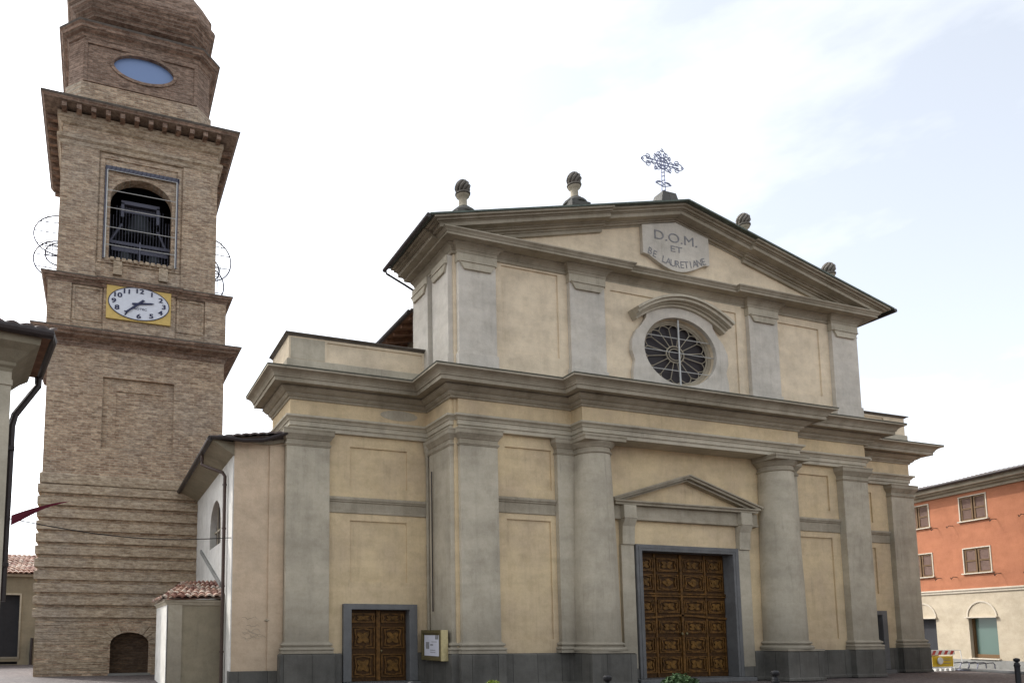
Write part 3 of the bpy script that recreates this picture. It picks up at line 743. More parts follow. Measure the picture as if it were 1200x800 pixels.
# ---- portal
def door_panel(mbm, mbg, x0, x1, z0, z1, y, kind=0):
    w_, h_ = x1-x0, z1-z0; cx_, cz_ = (x0+x1)/2, (z0+z1)/2
    def loop(ins, wav):
        X0_, X1_, Z0_, Z1_ = x0+ins, x1-ins, z0+ins*0.8, z1-ins*0.8; pts = []; n = 8
        for k in range(n): pts.append((X0_+(X1_-X0_)*k/n, Z0_-wav*math.sin(PI*k/n)**2))
        for k in range(n): pts.append((X1_+wav*0.5*math.cos(2*PI*k/n)-wav*0.5, Z0_+(Z1_-Z0_)*k/n))
        for k in range(n): pts.append((X1_-(X1_-X0_)*k/n, Z1_+wav*math.sin(PI*k/n)**2))
        for k in range(n): pts.append((X0_-wav*0.5*math.cos(2*PI*k/n)+wav*0.5, Z1_-(Z1_-Z0_)*k/n))
        return pts
    mbm.plate([loop(0.01, 0), loop(0.05, 0)], y-0.05, y+0.01)
    m_ = min(w_, h_)
    mbm.plate([loop(0.16*m_, 0.035), loop(0.16*m_+0.045, 0.035)], y-0.045, y+0.01); mbm.cut()
    pts = []
    for k in range(40):
        a = 2*PI*k/40
        r_ = (0.50+0.50*abs(math.cos(2*(a-PI/4)))**1.5) if kind == 0 else 0.85+0.12*math.cos(4*a)
        pts.append((cx_+w_*0.25*r_*math.cos(a)*(1.25 if kind == 0 else 1), cz_+h_*0.25*r_*math.sin(a)*(1.25 if kind == 0 else 1)))
    mbg.plate([pts], y-0.035, y+0.01)
    mbg.plate([[(cx_+0.045*math.cos(2*PI*k/10), cz_+0.045*math.sin(2*PI*k/10)) for k in range(10)]], y-0.055, y-0.03); mbg.cut()
portal = cmb().plate([[(15.93, 0.14), (16.17, 0.14), (16.17, 4.15), (19.88, 4.15), (19.88, 0.14), (20.12, 0.14), (20.12, 4.36), (15.93, 4.36)]], 18.97, 19.5).build('portal_frame', M['frame_stone'], church, bevel=0.02)
cmb().plate([[(16.03, 0.145), (16.09, 0.145), (16.09, 4.24), (19.96, 4.24), (19.96, 0.145), (20.02, 0.145), (20.02, 4.30), (16.03, 4.30)]], 18.955, 18.975).build('fillet', M['frame_stone'], portal)
cmb().box(15.7, 20.35, 18.7, 19.5, 0.0, 0.14).build('threshold', M['frame_stone'], church, bevel=0.02)
dy = 19.42
door = cmb().box(16.172, 19.878, dy, dy+0.07, 0.145, 4.148).build('main_door', M['wood'], church)
pm, pg, rail = cmb(), cmb(), cmb()
cols = [(16.24, 16.92), (17.05, 17.93), (18.10, 18.98), (19.11, 19.80)]
H0, H1 = 0.16, 4.12
rows = [(0.03, 0.145), (0.165, 0.30), (0.375, 0.485), (0.545, 0.65), (0.68, 0.81), (0.835, 0.97)]
for (a, b) in cols:
    for ri, (t0, t1) in enumerate(rows):
        door_panel(pm, pg, a, b, H1-(H1-H0)*t1, H1-(H1-H0)*t0, dy, 1 if ri == 1 and 17 < a < 19 else 0)
for t in (0.325, 0.345): rail.box(16.18, 19.87, dy-0.06, dy, H1-(H1-H0)*t-0.03, H1-(H1-H0)*t+0.02)
pts = [(16.2+3.65*i/24, H1-(H1-H0)*(0.515-0.012*math.cos((i/24-0.5)*2*PI*1.0))) for i in range(25)]
rail.plate([[(x, z-0.03) for x, z in pts]+[(x, z+0.03) for x, z in reversed(pts)]], dy-0.07, dy)
rail.box(17.965, 18.06, dy-0.07, dy, 0.16, 4.12)
for x in (16.96, 19.02): rail.box(x-0.015, x+0.05, dy-0.04, dy, 0.16, 4.12)
pm.build_each('panel_moulding', M['wood_mid'], door); pg.build_each('carving', M['wood_gold'], door); rail.build('rail', M['wood_mid'], door, bevel=0.008)
h = cmb(); h.lathe(17.93, dy-0.1, [(0.03, 1.5), (0.045, 1.52), (0.03, 1.58)], 10); h.lathe(18.12, dy-0.1, [(0.03, 1.5), (0.045, 1.52), (0.03, 1.58)], 10); h.build('door_knob', M['brass_dark'], door)
# strips + consoles + entablature + pediment of the portal
for sg in (-1, 1):
    x0, x1 = sorted((XC+sg*2.13, XC+sg*2.62))
    cmb().box(x0, x1, 18.99, 19.12, 0.46, 4.32).build('portal_strip', M['stucco'], church, bevel=0.01)
    cmb().box(x0-0.01, x1+0.01, 18.97, 19.12, 0.14, 0.458).build('strip_base', M['stone'], church, bevel=0.01)
    yz = lambda u, v, w: (w, u, v)
    c = cmb().plate([[(19.11, 4.325), (18.94, 4.325), (18.93, 4.6), (18.90, 4.9), (18.80, 5.10), (18.78, 5.14), (19.11, 5.14)]], x0+0.02, x1-0.0, yz)
    c.box(x0, x1, 18.77, 19.11, 5.141, 5.20); c.box(x0+0.01, x1-0.01, 18.79, 19.11, 5.201, 5.56)
    c.build('console', M['stucco'], church, bevel=0.012)
e = cmb(); e.box(14.98, 21.02, 18.97, 19.12, 5.12, 5.558)
e.sweep([(14.98, 19.0), (14.98, 18.97), (21.02, 18.97), (21.02, 19.0)], [(0.0, 5.12), (0.02, 5.13), (0.02, 5.19), (0.0, 5.20)], -0.02)
e.build('portal_lintel', M['cornice'], church, bevel=0.004)
pd = cmb(); pp = [(15.25, 19.1), (15.25, 18.97), (20.75, 18.97), (20.75, 19.1)]
pd.sweep(pp, [(0.0, 5.56), (0.12, 5.565), (0.16, 5.57), (0.16, 5.62), (0.20, 5.65), (0.22, 5.66), (0.22, 5.70), (0.0, 5.72)], -0.05)
def pchev(zb0, zb1, o, hw, y1=19.1):
    s_ = 0.302
    pt = lambda x, zb: (x, zb+s_*(hw-abs(x-XC)))
    pd.plate([[pt(XC-hw, zb0), pt(XC, zb0), pt(XC+hw, zb0), pt(XC+hw, zb1), pt(XC, zb1), pt(XC-hw, zb1)]], 18.97-o, y1)
pchev(5.62, 5.68, 0.08, 2.86); pchev(5.66, 5.74, 0.20, 2.98); pchev(5.72, 5.77, 0.26, 3.03)
pd.build('portal_pediment', M['cornice'], church, bevel=0.004)

# ---- side doors
def side_door(x0, x1, mirror=False):
    fr = cmb().plate([[(x0, 0.14), (x0+0.26, 0.14), (x0+0.26, 2.25), (x1-0.26, 2.25), (x1-0.26, 0.14), (x1, 0.14), (x1, 2.42), (x0, 2.42)]], 20.62, 21.05).build('side_door_frame', M['frame_stone'], church, bevel=0.02)
    d = cmb().box(x0+0.262, x1-0.262, 20.93, 21.0, 0.14, 2.248).build('side_door', M['wood'], church)
    a, b, c = cmb(), cmb(), cmb(); xm = (x0+x1)/2
    for u0, u1 in ((x0+0.32, xm-0.09), (xm+0.09, x1-0.32)):
        for z0, z1 in ((0.25, 0.95), (1.10, 1.76), (1.86, 2.16)):
            door_panel(a, b, u0, u1, z0, z1, 20.93)
    c.box(xm-0.06, xm+0.06, 20.87, 20.93, 0.15, 2.24)
    a.build_each('panel_moulding', M['wood_mid'], d); b.build_each('carving', M['wood_gold'], d); c.build('rail', M['wood_mid'], d)
    cmb().lathe(xm+0.10, 20.86, [(0.02, 1.0), (0.035, 1.02), (0.02, 1.06)], 8).build('door_knob', M['brass_dark'], d)
    cmb().box(x0, x1, 20.4, 21.0, 0.0, 0.138).build('side_threshold', M['frame_stone'], church)
side_door(6.76, 9.12); side_door(26.86, 29.28)

# ---- left aisle: wing wall with concave top, side wall, eaves, lunette
wing = cmb()
top = [(4.98+(-1.45)*t, 7.16-0.12*math.sin(PI*min(1, t*1.15))-0.22*t*0) for t in [i/10 for i in range(11)]]
wing.plate([[(3.53, 0.0), (4.99, 0.0), (5.15, 0.0), (5.15, 7.2)] + top[0:]], 20.86, 21.12)
wing.build('aisle_front_wall', M['cream_warm'], church)
cmb().plate([[(x, z-0.03) for x, z in top]+[(x, z+0.07) for x, z in reversed(top)]], 20.78, 20.88).build('curved_cornice', M['cornice'], church)
cmb().box(4.55, 4.99, 20.80, 20.858, 0.5, 7.0).build('corner_strip', M['cream_warm'], church)
cmb().box(3.47, 4.98, 20.81, 21.12, 0.0, 0.50).build('wing_plinth', M['stone'], church)
aw = cmb()
hole = [(22.95, 4.35), (25.35, 4.35)] + [(24.15+1.2*math.cos(PI*i/14), 4.9+0.95*math.sin(PI*i/14)) for i in range(15)]
aw.plate([rect(20.862, 29.3, 0.0, 6.75), hole], 3.5, 3.8, YZ(0))
aw.build('aisle_side_wall', M['white_wall'], church)
lun = cmb().plate([[(22.9, 4.3), (25.4, 4.3), (25.4, 5.95), (22.9, 5.95)]], 3.72, 3.78, YZ(0)).build('lunette_window', M['glass_dark'], church)
lb = cmb()
for y in (23.55, 24.15, 24.75): lb.box(3.66, 3.70, y-0.03, y+0.03, 4.35, 5.8)
lb.box(3.66, 3.70, 22.95, 25.35, 4.9, 4.96); lb.build('glazing_bar', M['cornice'], lun)
so = cmb().add([(3.52, 20.80, 6.62), (3.52, 29.3, 6.62), (2.86, 29.0, 6.93), (2.86, 20.50, 6.93), (3.52, 20.80, 7.0), (3.52, 29.3, 7.0), (2.86, 29.0, 6.97), (2.86, 20.50, 6.97)],
                [(0, 1, 2, 3), (7, 6, 5, 4), (0, 3, 7, 4), (1, 5, 6, 2), (3, 2, 6, 7), (0, 4, 5, 1)])
so.build('aisle_soffit', M['olive'], church)
ar = cmb(); tile_roof(ar, (2.80, 29.0, 6.98), (2.80, 21.13, 6.98), (9.7, 21.63, 8.45), (9.7, 29.0, 8.45), 0.24, 0.45)
tile_roof(ar, (2.80, 20.45, 7.0), (5.0, 20.45, 7.33), (5.0, 21.2, 7.42), (2.9, 21.2, 7.06), 0.24, 0.4, 0.025)
ar.build('aisle_roof', M['tile_dark'], church)
gg = cmb(); gg.tube([(2.77, 20.42, 6.97), (2.77, 29.0, 6.97)], 0.075, 10)
gg.tube([(2.77, 20.42, 6.99), (3.2, 20.44, 7.03), (3.7, 20.5, 7.0), (4.3, 20.5, 7.06), (5.0, 20.5, 7.34)], 0.06, 8)
gg.build('aisle_gutter', M['gutter'], church)
dp = cmb(); dp.tube([(2.80, 22.3, 6.92), (2.80, 22.3, 6.62), (2.95, 22.15, 6.52), (3.34, 21.75, 6.30), (3.40, 21.7, 6.18), (3.40, 21.7, 0.05)], 0.052, 10)
for z in (1.0, 2.9, 4.6, 5.9): dp.tube([(3.40, 21.7, z), (3.40, 21.7, z+0.05)], 0.068, 10)
dp.build('downpipe', M['pipe'], church)
dp = cmb(); dp.tube([(9.50-0.02, 20.64, 7.2), (9.48, 20.6, 6.9), (9.52, 20.66, 6.7), (9.52, 20.66, 1.0)], 0.055, 10)
dp.lathe(9.50, 20.60, [(0.06, 7.0), (0.10, 7.1), (0.14, 7.35), (0.14, 7.45)], 12)
for z in (2.5, 4.2, 5.6): dp.tube([(9.52, 20.66, z), (9.52, 20.66, z+0.05)], 0.07, 10)
dp.build('rainwater_pipe', M['cornice'], church)
cmb().tube([(9.44, 20.2, 6.45), (9.44, 20.2, 2.2)], 0.02, 6).build('cable_conduit', M['gutter'], church)
# nave roof behind the facade
nr = cmb(); tile_roof(nr, (9.42, 25.6, 12.18), (9.42, 21.62, 12.18), (18.0, 21.62, 14.0), (18.0, 25.6, 14.0), 0.24, 0.45)
tile_roof(nr, (26.6, 21.62, 12.18), (26.6, 25.6, 12.18), (18.0, 25.6, 14.0), (18.0, 21.62, 14.0), 0.24, 0.45)
nr.build('nave_roof', M['tile_dark'], church)
nf = cmb(); nf.add([(9.45, 21.6, 12.11), (9.45, 25.6, 12.11), (10.6, 25.6, 12.36), (10.6, 21.6, 12.36)], [(0, 1, 2, 3)])
for i in range(5):
    y = 21.9+0.7*i; nf.add([(9.5, y, 12.0), (9.5, y+0.12, 12.0), (10.6, y+0.12, 12.2), (10.6, y, 12.2), (9.5, y, 12.11), (9.5, y+0.12, 12.11), (10.6, y+0.12, 12.35), (10.6, y, 12.35)],
           [(0, 3, 2, 1), (4, 5, 6, 7), (0, 1, 5, 4), (1, 2, 6, 5), (2, 3, 7, 6), (3, 0, 4, 7)])
nf.build('rafter', M['rafter'], church)
ng = cmb(); ng.tube([(9.36, 21.68, 12.16), (9.36, 25.6, 12.16)], 0.07, 8); ng.build('nave_gutter', M['gutter'], church)
ar = cmb(); tile_roof(ar, (29.3, 21.62, 6.9), (29.3, 24.0, 6.9), (25.7, 24.0, 7.9), (25.7, 21.62, 7.9), 0.24, 0.45); ar.build('right_aisle_roof', M['tile_dark'], church)

# ================================================================== BELL TOWER
TC = 1.15
tower = thing('bell_tower', 'tall brick bell tower with stepped stages and arched belfry left of the church', 'bell tower', (TC, 32.3, 0))
def sq(c, h, y0, depth=None):     # closed-ish plan path with outside on right: around the tower
    d = depth or 2*h
    return [(c-h, y0+d), (c-h, y0), (c+h, y0), (c+h, y0+d)]
def ring_sweep(mb, c, h, y0, prof, back=-0.3, ch=0.0):
    if ch: p = [(c-h, y0+2*h), (c-h, y0+ch), (c-h+ch, y0), (c+h-ch, y0), (c+h, y0+ch), (c+h, y0+2*h)]
    else: p = sq(c, h, y0)
    mb.sweep(p, prof, back)
# base shaft with sunk panel
TY = 29.0; TH = 3.27
niche = archloop(TC-0.70, TC+0.70-0.02, 0.02, 1.15, 1.58)
mb = MB(); mb.plate([rect(TC-TH, TC+TH, 0.0, 12.9), [(p[0], p[1]) for p in niche], rect(-0.14, 2.50, 8.48, 11.25)], TY, TY+0.4)
mb.plate([rect(-0.18, 2.54, 8.44, 11.29), rect(0.36, 2.10, 8.90, 10.78)], TY+0.14, TY+0.3)
mb.box(0.3, 2.15, TY+0.19, TY+0.3, 8.86, 10.8)
mb.box(TC-TH, TC-TH+0.4, TY+0.402, TY+2*TH, 0, 12.9); mb.box(TC+TH-0.4, TC+TH, TY+0.402, TY+2*TH, 0, 12.9); mb.box(TC-TH+0.402, TC+TH-0.402, TY+2*TH-0.4, TY+2*TH, 0, 12.9)
MB().box(TC-1.0, TC+1.0, TY+0.30, TY+0.38, 0.0, 1.9).build('niche_infill', M['old_brick'], tower)
MB().box(TC-0.75, TC+0.75, TY-0.04, TY+0.3, 0.0, 0.07).build('niche_sill', M['kerb'], tower)
mb.build('shaft', M['brick'], tower)
mb = MB()
zz = 7.0; k = 0
while zz > 2.3:
    z1 = zz; z0 = zz-0.335
    if z0 > 1.75: ring_sweep(mb, TC, TH, TY, [(0.0, z0), (0.115, z0+0.008), (0.12, z1-0.04), (0.02, z1)], -0.1)
    zz -= 0.455
ring_sweep(mb, TC, TH, TY, [(0.0, 7.02), (0.07, 7.03), (0.08, 7.12), (0.08, 7.36), (0.02, 7.42)], -0.1)
mb.build('rusticated_bands', M['brick_band'], tower)
# ragged courses low down
mb = MB()
z = 0.1
while z < 2.2:
    hh = random.choice([0.06, 0.09, 0.12])
    for (xa, xb) in ((TC-TH, TC-0.78), (TC+0.78, TC+TH)):
        if z > 1.5: pass
        x = xa
        while x < xb:
            w_ = random.uniform(0.3, 1.0); d_ = random.choice([0, 0.012, 0.02, 0.035])
            if d_: mb.box(x, min(x+w_, xb)-0.01, TY-d_, TY+0.02, z, z+hh*0.8)
            x += w_
    z += hh
mb.build('worn_brick_courses', M['brick_band'], tower)
mb = MB()     # voussoirs round the niche
cxn, czn = TC-0.01, 1.15
for i in range(11):
    a = PI*(i+0.5)/11; da = PI/11*0.42
    if i < 4 or i > 6:
        r0, r1 = 0.0, 0.55
        def ptn(aa, e): return (cxn+(0.69+e*0.9)*math.cos(aa), czn+(0.43+e)*math.sin(aa))
        mb.plate([[ptn(a-da, 0.0), ptn(a-da, 0.42), ptn(a+da, 0.42), ptn(a+da, 0.0)]], TY-0.05, TY+0.05); mb.cut()
mb.build_each('voussoir', M['brick_band'], tower)
# clock stage
mb = MB()
ring_sweep(mb, TC, TH, TY, [(0.0, 12.3), (0.03, 12.32), (0.06, 12.38), (0.03, 12.42), (0.04, 12.5), (0.14, 12.55), (0.22, 12.58), (0.30, 12.6), (0.42, 12.63), (0.44, 12.70), (0.56, 12.73), (0.60, 12.82)], -0.3)
mb.build('shaft_cornice', M['brick_dark'], tower)
mb = MB(); ring_sweep(mb, TC, TH, TY, [(0.60, 12.822), (0.62, 12.86), (0.0, 13.0)], -0.5); mb.build('shaft_cornice_capping', M['tower_cap'], tower)
mb = MB(); c2 = TC-0.04; ring_sweep(mb, c2, 3.28, TY-0.02, [(0.0, 12.9), (0.0, 14.9)], -0.4)
for xa, xb in ((c2-3.28, c2-2.55), (c2+2.55, c2+3.28)): mb.box(xa-0.05, xb+0.05, TY-0.10, TY, 12.98, 14.75)
for xa, xb in ((c2-2.45, c2-1.40), (c2+1.40, c2+2.45)):
    mb.plate([rect(xa, xb, 13.35, 14.7), rect(xa+0.08, xb-0.08, 13.43, 14.62)], TY-0.06, TY)
mb.box(c2-1.34, c2+1.34, TY-0.12, TY, 12.98, 14.75)
mb.build('clock_stage', M['brick'], tower)
mb = MB()
p = [(c2-3.33, TY+6.5), (c2-3.33, TY-0.08), (c2-1.36, TY-0.08), (c2-1.36, TY-0.16), (c2+1.36, TY-0.16), (c2+1.36, TY-0.08), (c2+3.33, TY-0.08), (c2+3.33, TY+6.5)]
mb.sweep(p, [(0.0, 14.72), (0.03, 14.74), (0.04, 14.80), (0.08, 14.83), (0.12, 14.84), (0.12, 14.88), (0.20, 14.91), (0.24, 14.98)], -0.4)
mb.build('clock_stage_cornice', M['brick_dark'], tower)
mb = MB(); mb.sweep(p, [(0.24, 14.982), (0.26, 15.02), (0.0, 15.12)], -0.6); mb.build('clock_stage_capping', M['tower_cap'], tower)
# belfry
BY = 29.26; c3 = TC-0.12; BH = 3.0
bell_op = archloop(-0.12, 2.24, 16.15, 18.65, 19.55, 18)
mb = MB(); mb.plate([rect(c3-BH, c3+BH, 15.0, 21.9), bell_op], BY, BY+0.5)
mb.box(c3-BH, c3-BH+0.4, BY+0.502, BY+2*BH, 15, 21.9); mb.box(c3+BH-0.4, c3+BH, BY+0.502, BY+2*BH, 15, 21.9); mb.box(c3-BH+0.402, c3+BH-0.402, BY+2*BH-0.4, BY+2*BH, 15, 21.9)
for xa, xb in ((c3-BH, c3-1.62), (c3+1.62, c3+BH)): mb.box(xa+0.001, xb-0.001, BY-0.07, BY, 15.05, 20.5)
mb.plate([rect(c3-1.55, c3+1.55, 15.9, 20.35), rect(c3-1.40, c3+1.40, 15.901, 20.2)], BY-0.05, BY)
mb.build('belfry', M['brick'], tower)
mb = MB(); ring_sweep(mb, c3, BH, BY, [(0.07, 20.45), (0.10, 20.5), (0.10, 20.62), (0.14, 20.66), (0.19, 20.70), (0.19, 20.80), (0.13, 20.86), (0.07, 20.9)], -0.2)
ring_sweep(mb, c3, BH, BY, [(0.0, 21.3), (0.08, 21.36), (0.14, 21.46), (0.2, 21.52), (0.2, 21.72)], -0.2)
mb.build('belfry_string', M['brick_band'], tower)
mb = MB()
for i in range(12):
    x = c3-2.95+5.9*i/11; mb.box(x-0.09, x+0.09, BY-0.60, BY-0.18, 21.64, 21.835); mb.cut()
for i in range(1, 12):
    y = BY-0.1+6.0*i/11
    mb.box(c3-BH-0.60, c3-BH-0.18, y-0.09, y+0.09, 21.64, 21.835); mb.cut(); mb.box(c3+BH+0.18, c3+BH+0.60, y-0.09, y+0.09, 21.64, 21.835); mb.cut()
mb.build_each('modillion', M['brick_dark'], tower)
mb = MB(); ring_sweep(mb, c3, BH, BY, [(0.2, 21.84), (0.68, 21.85), (0.70, 21.90), (0.76, 21.96)], -0.3, 0)
mb.build('belfry_cornice', M['brick_dark'], tower)
mb = MB(); ring_sweep(mb, c3, BH, BY, [(0.77, 21.962), (0.80, 22.02), (0.0, 22.35)], -1.0, 0); mb.build('belfry_cornice_capping', M['tower_cap'], tower)
# belfry interior and bells
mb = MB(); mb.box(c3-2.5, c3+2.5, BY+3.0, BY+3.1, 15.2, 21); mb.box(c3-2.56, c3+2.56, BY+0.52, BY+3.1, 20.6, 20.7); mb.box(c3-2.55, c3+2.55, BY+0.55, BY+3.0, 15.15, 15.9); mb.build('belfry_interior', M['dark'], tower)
def bell(x, y, z, s, parent=tower):
    b = MB(); b.lathe(x, y, [(0.50*s, z), (0.52*s, z+0.03*s), (0.46*s, z+0.12*s), (0.38*s, z+0.3*s), (0.32*s, z+0.5*s), (0.29*s, z+0.66*s), (0.22*s, z+0.74*s), (0.08*s, z+0.78*s)], 28)
    o = b.build('bell', M['bronze'], parent, smooth=True)
    MB().box(x-0.55*s, x+0.55*s, y-0.09*s, y+0.09*s, z+0.80*s, z+1.0*s).build('yoke', M['iron_grey'], o)
bell(1.05, 30.3, 17.55, 1.35); bell(0.50, 30.1, 16.1, 0.95); bell(1.65, 30.1, 16.1, 0.95)
mb = MB(); mb.tube([(-0.1, 30.0, 17.2), (0.35, 30.0, 18.0)], 0.06, 8); mb.tube([(2.2, 30.0, 17.0), (1.75, 30.0, 17.9)], 0.06, 8)
mb.box(0.3, 1.8, 29.95, 30.1, 18.85, 19.0); mb.box(0.3, 0.42, 29.95, 30.1, 18.3, 18.9); mb.box(1.68, 1.8, 29.95, 30.1, 18.2, 18.9)
mb.box(-0.2, 2.3, 29.9, 30.05, 17.1, 17.22)
mb.build('bell_frame', M['iron_grey'], tower)
mb = MB(); XA, XB, ZA, ZB = -0.26, 2.40, 16.06, 19.70; yb = BY-0.12
for x in (XA, XB): mb.tube([(x, yb, ZA), (x, yb, ZB)], 0.022, 6)
for z in (ZA+0.55, ZA+1.28, ZA+2.08, ZA+2.80, ZB): mb.tube([(XA, yb, z), (XB, yb, z)], 0.014, 6)
mb.build('belfry_rail', M['bar'], tower)
mb = MB()
for i in range(20): mb.tube([(-0.1+0.118*i, BY+0.1, 16.16), (-0.1+0.118*i, BY+0.1, 18.4 if 1 < i < 18 else 18.0)], 0.009, 4)
mb.tube([(1.05, BY+0.08, 16.1), (1.05, BY+0.08, 17.0)], 0.035, 6)
mb.build('wire_grille', M['iron_grey'], tower)
mb = MB(); mb.box(XA-0.05, XB+0.1, BY-0.08, BY-0.05, ZB+0.02, ZB+0.20)
for i in range(16): mb.tube([(XA+0.08+0.165*i, BY-0.11, ZB+0.03), (XA+0.16+0.165*i, BY-0.11, ZB+0.19)], 0.02, 5)
mb.box(XA-0.08, XA-0.03, BY-0.08, BY, ZA+0.0, ZB+0.2); mb.box(XB+0.03, XB+0.07, BY-0.08, BY, ZA, ZB+0.2)
mb.build('opening_frame', M['iron_grey'], tower)
mb = MB()
for i in range(11): mb.box(-0.05+0.22*i, 0.09+0.22*i, BY-0.10, BY-0.01, 16.02, 16.15); mb.cut()
mb.build_each('sill_brick', M['brick_band'], tower); mb = MB()
mb.box(0.08, 0.40, BY-0.12, BY, 15.45, 15.98).cut(); mb.box(1.80, 2.14, BY-0.12, BY, 15.45, 15.98)
mb.build_each('sill_block', M['brick_band'], tower)
# bell wheels beside the belfry
def wheel(xh, sg, cy, cz, ax, az, ns, tilt):
    mb = MB()
    pts = [(xh+sg*ax*math.cos(t), cy+tilt*math.sin(t), cz+az*math.sin(t)) for t in [-PI/2*1.0+PI*i/24 for i in range(25)]]
    mb.tube(pts, 0.030, 6)
    for q in ns:
        t = R(q); mb.tube([(xh-sg*0.2, cy, cz+az*math.sin(t)*0.9), (xh+sg*ax*math.cos(t), cy+tilt*math.sin(t), cz+az*math.sin(t))], 0.020, 5)
    mb.tube([(xh+sg*ax*0.55, cy, cz+az*0.84), (xh+sg*ax*0.5, cy, cz-az*0.4)], 0.014, 5)
    mb.build('bell_wheel', M['iron_grey'], tower)
wl = c3-BH; wr = c3+BH
wheel(wl, -1, 31.0, 17.6, 1.02, 1.05, (35, 5, -30), 0.4); wheel(wl, -1, 30.6, 16.35, 0.95, 1.0, (40, 10, -25), 0.4); wheel(wl, -1, 30.8, 16.7, 0.55, 0.62, (20, -10), 0.3)
wheel(wr, 1, 31.0, 17.65, 0.90, 1.15, (40, 15, -20), 0.4); wheel(wr, 1, 30.6, 16.35, 0.55, 0.9, (30, -30), 0.4); wheel(wr, 1, 30.8, 17.1, 0.38, 0.62, (20, -20), 0.3)
# top stage
c4 = TC-0.24; SY = 29.5; SH = 2.80; CH = 0.55
def oct_(h, y0, ch): return [(c4-h, y0+2*h-0.1), (c4-h, y0+ch), (c4-h+ch, y0), (c4+h-ch, y0), (c4+h, y0+ch), (c4+h, y0+2*h-0.1)]
mb = MB(); mb.sweep(oct_(SH, SY, CH), [(0.10, 22.0), (0.10, 23.35), (0.0, 23.45)], -0.4)
mb.build('attic_base', M['brick'], tower)
oc = (c4+0.08, 24.50)
mb = MB()
mb.plate([rect(c4-SH+CH, c4+SH-CH, 23.4, 25.5), ell(oc[0], oc[1], 1.18, 0.55, 40)], SY, SY+0.5)
mb.plate([rect(c4-2.24, c4+2.24, 23.45, 25.3), rect(c4-2.10, c4+2.10, 23.46, 25.1)], SY-0.06, SY)
for sg in (-1, 1):
    a = (c4+sg*(SH-CH), SY); b = (c4+sg*SH, SY+CH); e_ = (c4+sg*SH, SY+5.0)
    d = 0.45
    mb.add([(a[0], a[1], 23.4), (b[0], b[1], 23.4), (b[0]-sg*d, b[1]+d*0.3, 23.4), (a[0], a[1]+0.5, 23.4), (a[0], a[1], 25.5), (b[0], b[1], 25.5), (b[0]-sg*d, b[1]+d*0.3, 25.5), (a[0], a[1]+0.5, 25.5)],
           [(0, 3, 2, 1), (4, 5, 6, 7), (0, 1, 5, 4), (1, 2, 6, 5), (2, 3, 7, 6), (3, 0, 4, 7)])
    x0, x1 = sorted((b[0], b[0]-sg*0.4)); mb.box(x0, x1, SY+CH+0.002, SY+5.4, 23.4, 25.5)
mb.plate([ell(oc[0], oc[1], 1.32, 0.67, 40), ell(oc[0], oc[1], 1.18, 0.55, 40)], SY-0.05, SY)
mb.build('attic_stage', M['brick_dark'], tower)
MB().plate([ell(oc[0], oc[1], 1.22, 0.59, 40)], SY+0.12, SY+0.16).build('oval_window', M['glass_blue'], tower)
mb = MB(); mb.sweep(oct_(SH, SY, CH), [(0.0, 25.3), (0.05, 25.34), (0.08, 25.44), (0.16, 25.5), (0.30, 25.58), (0.33, 25.68), (0.40, 25.74)], -0.5); mb.build('attic_cornice', M['brick_dark'], tower)
mb = MB(); mb.sweep(oct_(SH, SY, CH), [(0.40, 25.742), (0.43, 25.80), (0.0, 25.95)], -1.2); mb.build('attic_capping', M['tower_cap'], tower)
mb = MB(); mb.sweep(oct_(2.15, 30.05, 0.35), [(0.0, 25.8), (0.0, 26.35), (0.05, 26.38), (0.05, 26.46), (0.10, 26.50), (0.30, 26.58), (0.34, 26.66), (0.50, 26.76), (0.62, 26.90), (0.68, 26.96), (0.70, 27.04), (0.78, 27.10), (0.84, 27.20), (0.86, 27.34), (0.82, 27.46), (0.74, 27.52), (0.70, 27.6), (0.70, 27.9), (0.3, 28.6), (-1.0, 29.4)], -1.6)
mb.build('lantern_base', M['brick_dark'], tower)

# tower clock (hangs on the tower)
ck = thing('tower_clock', 'square yellow clock panel with white oval dial and blue hands on the brick tower', 'clock', (1.07, 28.8, 14.24))
CX, CZ, CY = 1.07, 14.20, 28.80
MB().plate([rect(CX-1.20, CX+1.20, 13.50, 14.90)], CY-0.02, CY+0.08).build('clock_panel', M['yellow'], ck, bevel=0.01)
MB().plate([ell(CX, CZ, 1.14, 0.655, 48), ell(CX, CZ, 1.11, 0.63, 48)], CY-0.05, CY-0.021).build('dial_rim', M['navy'], ck)
fc = MB().plate([ell(CX, CZ, 1.11, 0.63, 48)], CY-0.04, CY-0.021).build('dial', M['face'], ck)
nm = MB()
for n_ in range(1, 13):
    a = PI/2-2*PI*n_/12
    if n_ == 7: pass
    add_text(nm, str(n_), 0.32, CX+0.93*math.cos(a), CZ+0.50*math.sin(a), CY-0.045, 1.1, 0.80)
    add_text(nm, str(n_), 0.32, CX+0.93*math.cos(a)+0.012, CZ+0.50*math.sin(a)+0.003, CY-0.049, 1.1, 0.80)
    add_text(nm, str(n_), 0.32, CX+0.93*math.cos(a)-0.012, CZ+0.50*math.sin(a)-0.003, CY-0.053, 1.1, 0.80)
add_text(nm, 'ROTEC', 0.14, CX+0.05, CZ-0.20, CY-0.045, 1.1, 0.8)
nm.build('numerals', M['navy'], fc)
def hand(ang, ln, tail, wd, y):
    dx, dz = math.sin(ang), math.cos(ang)
    P = lambda l, s: (CX+(l*dx+s*dz)*1.0, CZ+(l*dz-s*dx)*0.62)
    MB().plate([[P(-tail, -wd), P(ln*0.8, -wd*0.8), P(ln, 0), P(ln*0.8, wd*0.8), P(-tail, wd)]], y-0.02, y).build('clock_hand', M['navy'], ck)
hand(R(77.5), 0.58, 0.26, 0.06, CY-0.06); hand(R(216), 0.90, 0.30, 0.055, CY-0.085)

